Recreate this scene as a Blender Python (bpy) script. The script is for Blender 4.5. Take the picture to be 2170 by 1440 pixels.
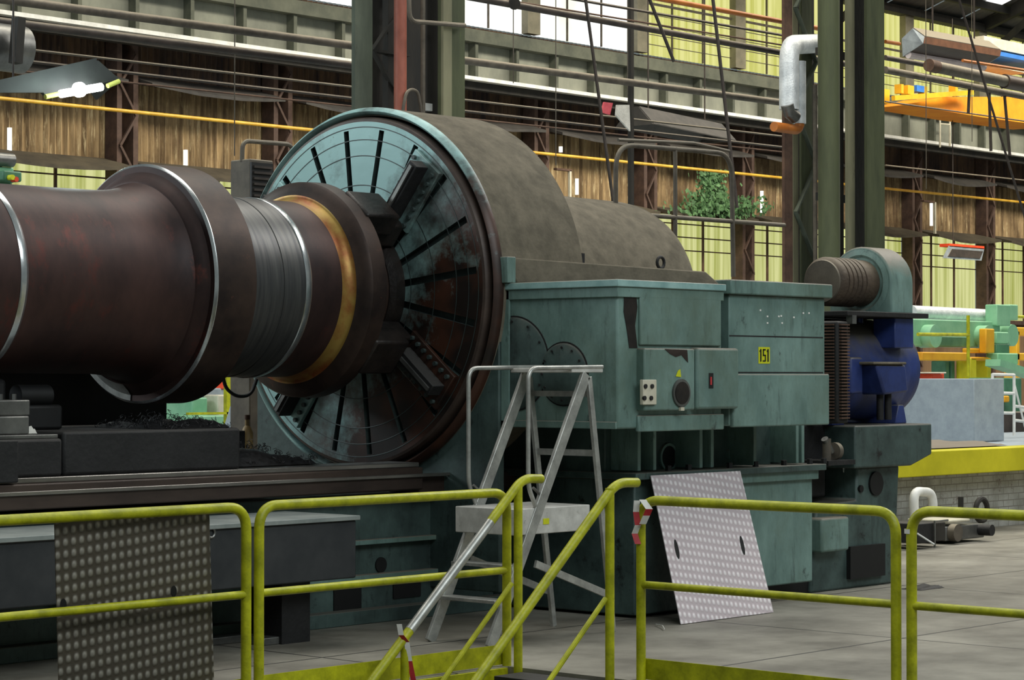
import bpy, math, random
from math import sin, cos, tan, pi, radians as R
from mathutils import Vector, Matrix
random.seed(7)
S = bpy.context.scene
for o in list(bpy.data.objects): bpy.data.objects.remove(o)
COL = S.collection

# ------------------------------------------------------------------ camera, sky, light, exposure
YAW, PIT, F = R(42.0), math.atan(75/4900), 4900.0
EYE = Vector((0, 0, 1.75))
cam = bpy.data.cameras.new('camera'); co = bpy.data.objects.new('camera', cam); COL.objects.link(co)
cam.sensor_width = 36; cam.lens = F/2170*36; cam.clip_end = 300
co.location = EYE; co.rotation_euler = (pi/2+PIT, 0, -(pi/2-YAW))
S.camera = co
S.view_settings.view_transform = 'Standard'; S.view_settings.look = 'None'
S.view_settings.gamma = 1; S.view_settings.use_curve_mapping = False
S.view_settings.exposure = 0.0
W = bpy.data.worlds.new('world'); S.world = W; W.use_nodes = True
bg = W.node_tree.nodes['Background']; bg.inputs[0].default_value = (.62, .72, .70, 1); bg.inputs[1].default_value = .22
def area(name, loc, to, sx, sy, e, col):
    l = bpy.data.lights.new(name, 'AREA'); l.shape = 'RECTANGLE'; l.size = sx; l.size_y = sy; l.energy = e; l.color = col
    o = bpy.data.objects.new(name, l); COL.objects.link(o); o.location = loc
    o.rotation_euler = (Vector(to)-Vector(loc)).to_track_quat('-Z', 'Y').to_euler(); return o
area('skylight_lathe', (2, 28, 9), (12, 12.3, 2.4), 10, 4, 1500, (.84, .95, 1))
area('skylight_roof', (14, 16, 17), (14, 12, 0), 22, 7, 1700, (1, .97, .9))
area('front_fill', (8, -4, 12), (13, 11, .8), 16, 5, 1500, (.90, .98, 1))  # added fill light for the camera-facing sides, no skylight modelled there
area('skylight_wall', (44, 20, 20), (46, 36, 6), 50, 5, 15500, (1, .93, .78))
area('skylight_right', (25, 8, 14), (22, 11, 0), 12, 5, 1700, (1, .98, .93))

# ------------------------------------------------------------------ helpers
fv = Vector((cos(YAW)*cos(PIT), sin(YAW)*cos(PIT), sin(PIT)))
uv = Vector((-cos(YAW)*sin(PIT), -sin(YAW)*sin(PIT), cos(PIT)))
rv = Vector((sin(YAW), -cos(YAW), 0))
def ray(x, y): return fv + rv*((x-1085)/F) - uv*((y-720)/F)
def PY(x, y, Y): d = ray(x, y); return EYE + d*(Y/d.y)
def PX(x, y, X): d = ray(x, y); return EYE + d*(X/d.x)
def PZ(x, y, z): d = ray(x, y); return EYE + d*((z-1.75)/d.z)
def lin(c): c = c/255; return c/12.92 if c <= .04045 else ((c+.055)/1.055)**2.4
def rgb(c): return (lin(c[0]), lin(c[1]), lin(c[2]), 1)

M = {}
def pm(name, c1, c2, scale=3, rough=.6, metal=0, bump=0, stretch=(1, 1, 1), lo=.35, hi=.68, dust=None, spot=None, spot_lo=.62, detail=6, spec=.5, stain=None, drip=None):
    m = bpy.data.materials.new(name); m.use_nodes = True; N = m.node_tree.nodes; L = m.node_tree.links
    b = N['Principled BSDF']; b.inputs['Roughness'].default_value = rough; b.inputs['Metallic'].default_value = metal
    b.inputs['Specular IOR Level'].default_value = spec
    tc = N.new('ShaderNodeTexCoord'); mp = N.new('ShaderNodeMapping'); mp.inputs['Scale'].default_value = stretch
    L.new(tc.outputs['Object'], mp.inputs[0])
    n = N.new('ShaderNodeTexNoise'); n.inputs['Scale'].default_value = scale; n.inputs['Detail'].default_value = detail; n.inputs['Roughness'].default_value = .65
    L.new(mp.outputs[0], n.inputs['Vector'])
    r = N.new('ShaderNodeValToRGB'); r.color_ramp.elements[0].position = lo; r.color_ramp.elements[1].position = hi
    r.color_ramp.elements[0].color = rgb(c1); r.color_ramp.elements[1].color = rgb(c2); L.new(n.outputs[0], r.inputs[0])
    out = r.outputs[0]
    def mix(fac, a, colr):
        x = N.new('ShaderNodeMix'); x.data_type = 'RGBA'; L.new(fac, x.inputs[0]); L.new(a, x.inputs[6])
        if isinstance(colr, tuple): x.inputs[7].default_value = rgb(colr)
        else: L.new(colr, x.inputs[7])
        return x.outputs[2]
    if spot:
        n2 = N.new('ShaderNodeTexNoise'); n2.inputs['Scale'].default_value = scale*2.3; n2.inputs['Detail'].default_value = 8; n2.inputs['Roughness'].default_value = .75
        mp2 = N.new('ShaderNodeMapping'); mp2.inputs['Location'].default_value = (7, 3, 5); mp2.inputs['Scale'].default_value = stretch
        L.new(tc.outputs['Object'], mp2.inputs[0]); L.new(mp2.outputs[0], n2.inputs['Vector'])
        q = N.new('ShaderNodeMapRange'); q.inputs[1].default_value = spot_lo; q.inputs[2].default_value = spot_lo+.1; L.new(n2.outputs[0], q.inputs[0])
        out = mix(q.outputs[0], out, spot)
    if drip:
        n6 = N.new('ShaderNodeTexNoise'); n6.inputs['Scale'].default_value = 3.2; n6.inputs['Detail'].default_value = 8; n6.inputs['Roughness'].default_value = .8
        mp6 = N.new('ShaderNodeMapping'); mp6.inputs['Scale'].default_value = (3, 3, .45); L.new(tc.outputs['Object'], mp6.inputs[0]); L.new(mp6.outputs[0], n6.inputs['Vector'])
        q = N.new('ShaderNodeMapRange'); q.inputs[1].default_value = .54; q.inputs[2].default_value = .72; q.inputs[4].default_value = .8; L.new(n6.outputs[0], q.inputs[0])
        out = mix(q.outputs[0], out, drip)
    if stain:
        n5 = N.new('ShaderNodeTexNoise'); n5.inputs['Scale'].default_value = .55; n5.inputs['Detail'].default_value = 9; n5.inputs['Roughness'].default_value = .72
        mp5 = N.new('ShaderNodeMapping'); mp5.inputs['Location'].default_value = (2, 9, 1); mp5.inputs['Scale'].default_value = (1, 1, .8); L.new(tc.outputs['Object'], mp5.inputs[0]); L.new(mp5.outputs[0], n5.inputs['Vector'])
        q = N.new('ShaderNodeMapRange'); q.inputs[1].default_value = .48; q.inputs[2].default_value = .68; q.inputs[4].default_value = .85; L.new(n5.outputs[0], q.inputs[0])
        out = mix(q.outputs[0], out, stain)
    if dust:
        g = N.new('ShaderNodeNewGeometry'); s = N.new('ShaderNodeSeparateXYZ'); L.new(g.outputs['Normal'], s.inputs[0])
        n3 = N.new('ShaderNodeTexNoise'); n3.inputs['Scale'].default_value = 9; n3.inputs['Detail'].default_value = 6; L.new(tc.outputs['Object'], n3.inputs['Vector'])
        ad = N.new('ShaderNodeMath'); ad.operation = 'MULTIPLY_ADD'; L.new(n3.outputs[0], ad.inputs[0]); ad.inputs[1].default_value = .5; L.new(s.outputs[2], ad.inputs[2])
        q = N.new('ShaderNodeMapRange'); q.inputs[1].default_value = .45; q.inputs[2].default_value = .95; L.new(ad.outputs[0], q.inputs[0])
        out = mix(q.outputs[0], out, dust)
    L.new(out, b.inputs['Base Color'])
    if bump:
        n4 = N.new('ShaderNodeTexNoise'); n4.inputs['Scale'].default_value = scale*6; n4.inputs['Detail'].default_value = 5; L.new(mp.outputs[0], n4.inputs['Vector'])
        bp = N.new('ShaderNodeBump'); bp.inputs['Strength'].default_value = bump; bp.inputs['Distance'].default_value = .02
        L.new(n4.outputs[0], bp.inputs['Height']); L.new(bp.outputs[0], b.inputs['Normal'])
    M[name] = m; return m
def em(name, c1, c2, s, scale=3, stretch=(1, 1, 1), lo=.3, hi=.6):
    m = bpy.data.materials.new(name); m.use_nodes = True; N = m.node_tree.nodes; L = m.node_tree.links
    N.remove(N['Principled BSDF']); e = N.new('ShaderNodeEmission'); e.inputs[1].default_value = s
    L.new(e.outputs[0], N['Material Output'].inputs[0])
    tc = N.new('ShaderNodeTexCoord'); mp = N.new('ShaderNodeMapping'); mp.inputs['Scale'].default_value = stretch
    L.new(tc.outputs['Object'], mp.inputs[0]); n = N.new('ShaderNodeTexNoise'); n.inputs['Scale'].default_value = scale; n.inputs['Detail'].default_value = 6; L.new(mp.outputs[0], n.inputs['Vector'])
    r = N.new('ShaderNodeValToRGB'); r.color_ramp.elements[0].position = lo; r.color_ramp.elements[1].position = hi
    r.color_ramp.elements[0].color = rgb(c1); r.color_ramp.elements[1].color = rgb(c2); L.new(n.outputs[0], r.inputs[0]); L.new(r.outputs[0], e.inputs[0])
    M[name] = m; return m

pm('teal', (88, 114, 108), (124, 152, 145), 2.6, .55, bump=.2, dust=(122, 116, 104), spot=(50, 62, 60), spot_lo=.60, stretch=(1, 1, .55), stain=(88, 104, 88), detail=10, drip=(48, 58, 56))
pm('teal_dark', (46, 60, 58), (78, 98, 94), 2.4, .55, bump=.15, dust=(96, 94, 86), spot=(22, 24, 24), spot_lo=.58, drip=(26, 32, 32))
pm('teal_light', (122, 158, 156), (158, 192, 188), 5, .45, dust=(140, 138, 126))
pm('dusty', (94, 88, 76), (120, 112, 97), 7, .9, bump=.15, spec=.2)
pm('oily', (20, 17, 16), (48, 40, 36), 4, .45, metal=.2, bump=.2, spot=(70, 48, 34), spot_lo=.66)
pm('blackish', (14, 14, 15), (30, 29, 30), 5, .7, bump=.2, dust=(52, 50, 48))
pm('trough_paint', (34, 38, 42), (54, 56, 58), 3, .6)
pm('lid_grey', (120, 128, 126), (150, 156, 152), 4, .6)
pm('black', (8, 8, 9), (16, 16, 17), 8, .6)
pm('roll_rust', (44, 33, 33), (84, 60, 55), 1.7, .5, metal=.55, stretch=(1, .5, .5), spot=(92, 50, 44), spot_lo=.57, bump=.04)
pm('roll_rim', (40, 31, 29), (74, 58, 50), 2.4, .5, metal=.55, spot=(112, 72, 58), spot_lo=.62)
pm('roll_turned', (70, 70, 72), (98, 98, 96), 3, .42, metal=.7, stretch=(9, .5, .5), spot=(88, 76, 62), spot_lo=.6)
pm('roll_bright', (190, 195, 198), (228, 230, 230), 9, .22, metal=.9)
pm('roll_heat', (136, 64, 32), (168, 138, 70), 2.6, .42, metal=.5, lo=.42, hi=.6, stretch=(1, .7, .7))
pm('steel', (96, 96, 94), (132, 132, 128), 4, .4, metal=.7)
pm('rail_steel', (120, 116, 112), (168, 164, 158), 4, .3, metal=.85, stretch=(.3, 1, 1))
pm('rail_brown', (50, 40, 36), (80, 66, 58), 3, .5, metal=.3, stretch=(.3, 1, 1))
pm('faceplate_paint', (74, 82, 80), (150, 188, 186), 1.5, .42, metal=.15, lo=.34, hi=.50, spot=(84, 60, 46), spot_lo=.66, bump=.08)
pm('slot_oil', (40, 50, 50), (64, 76, 74), 6, .5)
pm('green_grey', (56, 64, 54), (86, 94, 80), 2.5, .75, bump=.2, spot=(44, 46, 38), spot_lo=.6, stretch=(1, 1, .25))
pm('col_green', (48, 54, 34), (78, 84, 56), 2, .75, bump=.2, spot=(72, 84, 44), spot_lo=.62, stretch=(1, 1, .2))
pm('col_light', (92, 92, 72), (124, 122, 96), 2, .8, bump=.2, stretch=(1, 1, .2), spot=(70, 66, 48))
pm('col_dark', (26, 26, 24), (48, 44, 38), 3, .8, bump=.2, stretch=(1, 1, .3))
pm('pipe_red', (124, 66, 52), (160, 92, 74), 4, .6, stretch=(1, 1, .4))
pm('rust_brown', (66, 46, 36), (100, 74, 58), 3, .8, bump=.2)
pm('pipe_grey', (70, 64, 56), (100, 92, 80), 4, .7, dust=(140, 130, 112))
pm('pipe_dark', (42, 36, 32), (66, 56, 50), 4, .7, dust=(120, 110, 96))
pm('pipe_yellow', (190, 140, 30), (220, 176, 60), 3, .5)
pm('pipe_orange', (160, 90, 34), (190, 116, 44), 3, .5)
pm('silver_wrap', (190, 196, 200), (232, 236, 238), 6, .45, metal=.2, bump=.3)
pm('white_paint', (205, 205, 200), (238, 238, 234), 4, .5)
pm('cream', (186, 180, 160), (214, 208, 188), 4, .6)
pm('yellow', (146, 148, 8), (196, 196, 24), 9, .45, spot=(70, 66, 26), spot_lo=.64, bump=.1)
pm('yellow_beam', (186, 178, 10), (216, 206, 30), 1.4, .6, spot=(120, 104, 26), spot_lo=.64)
pm('orange_beam', (214, 150, 20), (236, 180, 30), 2, .55)
pm('crane_orange', (226, 128, 20), (244, 160, 34), 1.2, .5)
pm('crane_blue', (36, 96, 176), (60, 124, 200), 2, .5)
pm('alu', (150, 150, 146), (196, 196, 190), 7, .38, metal=.55, spot=(96, 94, 90), spot_lo=.66)
pm('alu_white', (180, 178, 172), (214, 212, 206), 8, .5, metal=.1, spot=(130, 128, 122), spot_lo=.6)
pm('motor_blue', (26, 40, 86), (44, 62, 124), 3, .45, dust=(92, 88, 80), bump=.1)
pm('motor_brown', (60, 48, 38), (84, 70, 56), 6, .7, dust=(108, 96, 80), bump=.3)
pm('mint', (118, 176, 138), (146, 198, 160), 2.4, .5)
pm('mint_dark', (56, 104, 78), (84, 136, 104), 3, .5)
pm('grey_block', (140, 150, 158), (158, 168, 174), 7, .85, spot=(120, 128, 134), spot_lo=.68)
pm('girder_grey', (108, 110, 100), (138, 140, 126), 1.2, .8, bump=.1, stretch=(1, 1, .6), spot=(98, 88, 72), spot_lo=.66)
pm('girder_rib', (70, 74, 64), (96, 98, 84), 2, .8)
pm('wall_brown', (92, 72, 46), (172, 146, 106), 1.5, .85, stretch=(4.5, 1, .3), spot=(208, 188, 146), spot_lo=.55, stain=(74, 54, 36), lo=.38, hi=.62)
pm('wall_dark', (46, 36, 36), (112, 86, 62), 1.4, .85, stretch=(4.5, 1, .4), spot=(164, 132, 88), spot_lo=.62, stain=(40, 34, 40))
pm('wall_low', (86, 66, 48), (128, 102, 74), .8, .85, stretch=(2, 1, .3))
pm('canopy', (52, 46, 36), (80, 72, 56), 2, .85)
pm('mullion', (112, 108, 92), (144, 138, 118), 2, .8)
pm('lattice', (60, 44, 38), (94, 72, 60), 3, .8)
pm('roof', (92, 92, 88), (120, 118, 110), 1, .85, stretch=(4, 1, 1))
pm('brick_white', (150, 148, 138), (214, 214, 210), 1.6, .8, spot=(104, 74, 62), spot_lo=.57, bump=.4, stain=(112, 104, 92))
pm('floor_lower', (40, 38, 34), (62, 58, 50), 2, .9)
pm('tape_white', (224, 220, 214), (238, 236, 230), 9, .5)
pm('tape_red', (176, 40, 48), (200, 60, 62), 9, .5)
pm('red', (214, 60, 30), (232, 84, 40), 5, .5)
pm('rag', (190, 188, 180), (218, 216, 208), 8, .9, bump=.4)
pm('tan_bottle', (140, 116, 72), (168, 142, 92), 6, .5)
pm('leaf', (44, 78, 42), (96, 136, 84), 9, .7)
pm('lamp_housing', (30, 35, 35), (46, 52, 50), 3, .6)
pm('lamp_trim', (198, 204, 90), (214, 220, 110), 3, .6)
pm('hood_brown', (104, 66, 44), (140, 92, 62), 3, .6)
pm('hood_dark', (44, 42, 40), (66, 62, 58), 3, .7)
pm('hood_steel', (128, 136, 142), (168, 176, 182), 3, .5, metal=.3)
pm('hood_inner', (176, 166, 168), (204, 194, 196), 3, .6)
pm('sticker', (196, 200, 20), (214, 216, 34), 9, .5)
pm('pinkish', (190, 70, 84), (214, 96, 104), 9, .6)
pm('chips', (10, 10, 11), (44, 44, 46), 30, .5, metal=.3)
em('win_white', (236, 240, 214), (255, 255, 255), 1.35, .8)
em('win_yellow', (196, 196, 96), (232, 230, 150), 1.0, .9, (10, 1, .3), .3, .62)
em('win_low', (170, 176, 92), (224, 226, 158), .92, .9, (9, 1, .25), .3, .62)
em('glow', (236, 255, 248), (255, 255, 255), 14, 1)

# floor: concrete with slab joints and yellow-brown stains
def floor_mat():
    m = pm('floor', (98, 94, 84), (150, 146, 134), 1.1, .6, bump=.25, detail=10, spot=(120, 112, 64), spot_lo=.66)
    N = m.node_tree.nodes; L = m.node_tree.links; b = N['Principled BSDF']; src = b.inputs['Base Color'].links[0].from_socket
    tc = N.new('ShaderNodeTexCoord'); br = N.new('ShaderNodeTexBrick'); br.inputs['Scale'].default_value = 1; br.offset = 0
    br.inputs['Brick Width'].default_value = 3.3; br.inputs['Row Height'].default_value = 2.1; br.inputs['Mortar Size'].default_value = .012
    L.new(tc.outputs['Object'], br.inputs['Vector']); x = N.new('ShaderNodeMix'); x.data_type = 'RGBA'; L.new(br.outputs['Fac'], x.inputs[0])
    L.new(src, x.inputs[6]); x.inputs[7].default_value = rgb((44, 42, 38)); L.new(x.outputs[2], b.inputs['Base Color'])
floor_mat()
def brick_mat():
    m = M['brick_white']; N = m.node_tree.nodes; L = m.node_tree.links; b = N['Principled BSDF']; src = b.inputs['Base Color'].links[0].from_socket
    tc = N.new('ShaderNodeTexCoord'); mp = N.new('ShaderNodeMapping'); mp.inputs['Rotation'].default_value = (pi/2, 0, 0); L.new(tc.outputs['Object'], mp.inputs[0])
    br = N.new('ShaderNodeTexBrick'); br.inputs['Scale'].default_value = 1
    br.inputs['Brick Width'].default_value = .23; br.inputs['Row Height'].default_value = .075; br.inputs['Mortar Size'].default_value = .006
    L.new(mp.outputs[0], br.inputs['Vector']); x = N.new('ShaderNodeMix'); x.data_type = 'RGBA'; L.new(br.outputs['Fac'], x.inputs[0])
    L.new(src, x.inputs[6]); x.inputs[7].default_value = rgb((146, 142, 134)); L.new(x.outputs[2], b.inputs['Base Color'])
brick_mat()
# quilted tread plate: raised ovals on a diagonal grid, coloured and bumped
def tread_mat(name, c1, c2, rough, metal):
    m = bpy.data.materials.new(name); m.use_nodes = True; N = m.node_tree.nodes; L = m.node_tree.links; b = N['Principled BSDF']
    b.inputs['Roughness'].default_value = rough; b.inputs['Metallic'].default_value = metal
    tc = N.new('ShaderNodeTexCoord'); s = N.new('ShaderNodeSeparateXYZ'); L.new(tc.outputs['UV'], s.inputs[0])
    def mth(op, a, bb=None):
        x = N.new('ShaderNodeMath'); x.operation = op
        for i, q in enumerate((a, bb)):
            if q is None: continue
            if isinstance(q, (int, float)): x.inputs[i].default_value = q
            else: L.new(q, x.inputs[i])
        return x.outputs[0]
    k = 2*pi/.05
    a = mth('SINE', mth('MULTIPLY', s.outputs[0], k)); c = mth('SINE', mth('MULTIPLY', s.outputs[1], k*.84))
    p = mth('MULTIPLY', mth('ADD', a, 1.0), mth('ADD', c, 1.0)); p = mth('MULTIPLY', p, .25)
    r = N.new('ShaderNodeValToRGB'); r.color_ramp.elements[0].position = .12; r.color_ramp.elements[1].position = .7
    r.color_ramp.elements[0].color = rgb(c1); r.color_ramp.elements[1].color = rgb(c2); L.new(p, r.inputs[0])
    n = N.new('ShaderNodeTexNoise'); n.inputs['Scale'].default_value = 4; n.inputs['Detail'].default_value = 5; L.new(tc.outputs['Object'], n.inputs['Vector'])
    x = N.new('ShaderNodeMix'); x.data_type = 'RGBA'; x.blend_type = 'MULTIPLY'; x.inputs[0].default_value = .18 if 'bright' in name else .45
    L.new(r.outputs[0], x.inputs[6]); L.new(n.outputs[0], x.inputs[7]); L.new(x.outputs[2], b.inputs['Base Color'])
    bp = N.new('ShaderNodeBump'); bp.inputs['Strength'].default_value = .7; bp.inputs['Distance'].default_value = .008
    L.new(p, bp.inputs['Height']); L.new(bp.outputs[0], b.inputs['Normal']); M[name] = m
tread_mat('tread_bright', (206, 192, 196), (250, 242, 244), .45, .0)
tread_mat('tread_dull', (96, 88, 76), (176, 170, 158), .45, .35)

def shaded_oily_side():  # lower-right shade painted into the faceplate colour along with brown oil
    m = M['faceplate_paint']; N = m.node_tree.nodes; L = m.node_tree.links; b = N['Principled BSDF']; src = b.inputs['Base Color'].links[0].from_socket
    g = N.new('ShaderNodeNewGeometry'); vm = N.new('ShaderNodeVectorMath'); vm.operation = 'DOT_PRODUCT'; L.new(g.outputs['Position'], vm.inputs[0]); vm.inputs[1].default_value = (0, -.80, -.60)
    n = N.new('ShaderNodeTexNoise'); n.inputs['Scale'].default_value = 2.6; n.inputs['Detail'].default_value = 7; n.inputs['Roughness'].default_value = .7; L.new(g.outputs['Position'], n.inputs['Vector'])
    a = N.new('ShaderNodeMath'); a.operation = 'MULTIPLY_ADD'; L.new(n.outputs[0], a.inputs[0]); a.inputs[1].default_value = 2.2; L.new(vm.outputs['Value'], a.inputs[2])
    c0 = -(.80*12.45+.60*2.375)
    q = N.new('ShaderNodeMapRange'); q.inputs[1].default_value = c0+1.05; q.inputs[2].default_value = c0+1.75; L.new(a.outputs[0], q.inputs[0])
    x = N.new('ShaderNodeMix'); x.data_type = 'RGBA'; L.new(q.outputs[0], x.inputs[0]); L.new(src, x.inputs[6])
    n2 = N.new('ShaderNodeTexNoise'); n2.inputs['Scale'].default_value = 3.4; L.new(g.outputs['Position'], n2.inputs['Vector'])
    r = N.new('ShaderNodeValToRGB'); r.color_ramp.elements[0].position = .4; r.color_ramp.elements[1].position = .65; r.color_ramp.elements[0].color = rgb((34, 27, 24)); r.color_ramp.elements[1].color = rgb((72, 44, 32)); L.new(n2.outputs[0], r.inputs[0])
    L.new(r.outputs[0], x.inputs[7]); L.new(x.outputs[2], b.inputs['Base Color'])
shaded_oily_side()
class MB:
    def __init__(s): s.v = []; s.f = []; s.uv = None
    def add(s, vs, fs):
        n = len(s.v); s.v += [tuple(q) for q in vs]; s.f += [tuple(i+n for i in f) for f in fs]; return s
    def box(s, a, b):
        x0, y0, z0 = a; x1, y1, z1 = b
        x0, x1 = min(x0, x1), max(x0, x1); y0, y1 = min(y0, y1), max(y0, y1); z0, z1 = min(z0, z1), max(z0, z1)
        return s.add([(x0, y0, z0), (x1, y0, z0), (x1, y1, z0), (x0, y1, z0), (x0, y0, z1), (x1, y0, z1), (x1, y1, z1), (x0, y1, z1)],
                     [(0, 3, 2, 1), (4, 5, 6, 7), (0, 1, 5, 4), (1, 2, 6, 5), (2, 3, 7, 6), (3, 0, 4, 7)])
    def prism(s, pts, ex):
        ex = Vector(ex); n = len(pts); a = [Vector(p) for p in pts]; nn = Vector((0, 0, 0))
        for i in range(n): nn += (a[i]-a[0]).cross(a[(i+1) % n]-a[0])
        if nn.dot(ex) > 0: a.reverse()
        return s.add(a+[p+ex for p in a], [tuple(range(n)), tuple(range(2*n-1, n-1, -1))]+[(i, n+i, n+(i+1) % n, (i+1) % n) for i in range(n)])
    def path(s, pts, r, n=10, closed=False):
        p = [Vector(q) for q in pts]; m = len(p); rings = []; up = None
        for i in range(m):
            t = (p[(i+1) % m]-p[i-1]) if closed else (p[min(i+1, m-1)]-p[max(i-1, 0)])
            t.normalize()
            if up is None: up = Vector((0, 0, 1)) if abs(t.z) < .9 else Vector((1, 0, 0))
            a = t.cross(up); a.normalize(); b = a.cross(t); up = b
            rr = r[i] if isinstance(r, (list, tuple)) else r
            rings.append([p[i]+a*(rr*cos(2*pi*k/n))+b*(rr*sin(2*pi*k/n)) for k in range(n)])
        vs = [q for g in rings for q in g]; fs = []
        for i in range(m if closed else m-1):
            j = (i+1) % m
            for k in range(n): k2 = (k+1) % n; fs.append((i*n+k, j*n+k, j*n+k2, i*n+k2))
        if not closed: fs += [tuple(range(n)), tuple(range(m*n-1, (m-1)*n-1, -1))]
        return s.add(vs, fs)
    def bar(s, p, q, w, h):      # rectangular bar
        p, q = Vector(p), Vector(q); t = (q-p).normalized(); u = Vector((0, 0, 1)) if abs(t.z) < .95 else Vector((1, 0, 0))
        a = t.cross(u).normalized()*(w/2); b = a.cross(t).normalized()*(h/2)
        return s.add([p-a-b, p+a-b, p+a+b, p-a+b, q-a-b, q+a-b, q+a+b, q-a+b],
                     [(0, 3, 2, 1), (4, 5, 6, 7), (0, 1, 5, 4), (1, 2, 6, 5), (2, 3, 7, 6), (3, 0, 4, 7)][::1])
    def rev(s, prof, Y, Z, n=96, axis='X', X=0, a0=0, a1=2*pi):     # profile (x, r) round the X line through (Y, Z)
        full = abs(a1-a0-2*pi) < 1e-6; m = n if full else n+1; vs = []; fs = []
        for (x, r) in prof:
            for k in range(m):
                t = a0+(a1-a0)*k/n
                if axis == 'X': vs.append((x, Y+r*cos(t), Z+r*sin(t)))
                elif axis == 'Y': vs.append((X+r*cos(t), x, Z+r*sin(t)))
                else: vs.append((X+r*cos(t), Y+r*sin(t), x))
        for i in range(len(prof)-1):
            for k in range(n):
                k2 = (k+1) % m; fs.append((i*m+k, i*m+k2, (i+1)*m+k2, (i+1)*m+k))
        return s.add(vs, fs)
    def disc_cap(s, x, r, Y, Z, n=48):
        return s.add([(x, Y+r*cos(2*pi*k/n), Z+r*sin(2*pi*k/n)) for k in range(n)], [tuple(range(n))])
    def build(s, name, mat, parent=None, bevel=0, sharp=35):
        me = bpy.data.meshes.new(name); me.from_pydata(s.v, [], s.f); me.update()
        if s.uv:
            l = me.uv_layers.new(name='UVMap')
            for lp in me.loops: l.data[lp.index].uv = s.uv(me.vertices[lp.vertex_index].co)
        me.materials.append(M[mat]); me.shade_smooth(); me.set_sharp_from_angle(angle=R(sharp))
        o = bpy.data.objects.new(name, me); COL.objects.link(o)
        if parent: o.parent = parent
        if bevel:
            b = o.modifiers.new('bevel', 'BEVEL'); b.width = bevel; b.segments = 2; b.limit_method = 'ANGLE'; b.angle_limit = R(40); b.harden_normals = False
        return o
def box(a, b): return MB().box(a, b)
def tube(pts, r, n=10): return MB().path(pts, r, n)
def cyl(p, q, r, n=24): return MB().path([p, q], r, n)
def arc(c, r, u, v, a0, a1, n=6):
    c, u, v = Vector(c), Vector(u), Vector(v); return [c+u*(r*cos(a0+(a1-a0)*i/n))+v*(r*sin(a0+(a1-a0)*i/n)) for i in range(n+1)]
def fillet(pts, r, n=6):
    p = [Vector(q) for q in pts]; out = [p[0]]
    for i in range(1, len(p)-1):
        a = (p[i-1]-p[i]); b = (p[i+1]-p[i]); ra = min(r, a.length*.49, b.length*.49); a = p[i]+a.normalized()*ra; b = p[i]+b.normalized()*ra
        for k in range(n+1):
            t = k/n; out.append(a*(1-t)**2+p[i]*2*t*(1-t)+b*t*t)
    out.append(p[-1]); return out
def tag(o, label=None, cat=None, group=None, kind=None):
    if label: o['label'] = label
    if cat: o['category'] = cat
    if group: o['group'] = group
    if kind: o['kind'] = kind
    return o
def thing(name, label, cat, group=None, kind=None):
    o = bpy.data.objects.new(name, None); COL.objects.link(o); o.empty_display_size = .1
    return tag(o, label, cat, group, kind)
def kids(o): return [c for c in bpy.data.objects if c.parent == o]
def finish(o):
    """move a thing's origin to the middle of its base"""
    ms = [o] if o.type == 'MESH' else []; st = kids(o)
    while st:
        c = st.pop(); st += kids(c)
        if c.type == 'MESH': ms.append(c)
    vs = [v.co for c in ms for v in c.data.vertices]
    if not vs: return o
    lo = [min(v[i] for v in vs) for i in range(3)]; hi = [max(v[i] for v in vs) for i in range(3)]
    b = Vector(((lo[0]+hi[0])/2, (lo[1]+hi[1])/2, lo[2]))
    for c in ms: c.data.transform(Matrix.Translation(-b))
    o.location = b; o['done'] = 1; return o
def solo(name, mb, mat, label, cat, group=None, kind=None, bevel=0): return tag(mb.build(name, mat, None, bevel), label, cat, group, kind)
def struct(name, mb, mat, label=None, parent=None, bevel=0):
    o = mb.build(name, mat, parent, bevel); o['kind'] = 'structure'
    if label: o['label'] = label
    return o
def copy_tree(o, parent=None):
    c = o.copy(); COL.objects.link(c); c.parent = parent
    for ch in kids(o): copy_tree(ch, c)
    return c

# ================================================================== SETTING
fl = MB()
fl.prism([(-6, 9.35, 0), (10.35, 9.35, 0), (10.35, -6, 0), (80, -6, 0), (80, 37, 0), (-6, 37, 0)], (0, 0, -.22))
struct('floor', fl, 'floor', 'worn grey concrete shop floor around the lathe')
struct('floor_lower', box((-12, -12, -1.35), (10.3, 9.3, -1.25)), 'floor_lower', 'dark lower floor below the stairs')
struct('trim_1', box((-6, 9.325, -.2), (10.32, 9.35, -.004)), 'yellow', 'yellow edge of the raised floor on the left')
struct('trim_2', box((10.325, -6, -.2), (10.35, 8.36, -.004)), 'yellow', 'yellow edge of the raised floor on the right')

WY = 36.0
def corr(x0, x1, z0, z1, Y, amp=.03, pitch=.15):
    m = MB(); n = int((x1-x0)/pitch*2); vs = []
    for i in range(n+1):
        x = x0+(x1-x0)*i/n; y = Y+(amp if i % 2 else -amp); vs += [(x, y, z0), (x, y, z1)]
    m.add(vs, [(2*i, 2*i+2, 2*i+3, 2*i+1) for i in range(n)]); return m
X0, X1 = 14, 84
def zY(x, y, Y): return PY(x, y, Y).z
zc = zY(1460, 457, WY); zt = zY(1460, 318, WY)
zsill = zY(1460, 141, 35)
print('Z', zc, zt, zsill)
struct('wall_back', corr(X0, X1, 0, 3.3, WY), 'wall_low', 'lowest corrugated strip of the far wall')
struct('trim_3', box((X0, WY-.15, 3.3), (X1, WY+.1, 3.42)), 'lattice', 'brown sill beam under the lower daylight panels')
struct('wall_back_middle', corr(X0, X1, zc, zt, WY), 'wall_brown', 'tan stained corrugated sheeting of the far wall')
struct('wall_back_upper', corr(X0, X1, zt, 8.9, WY+.02), 'wall_dark', 'dark rust-streaked sheeting under the crane girder')
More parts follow.
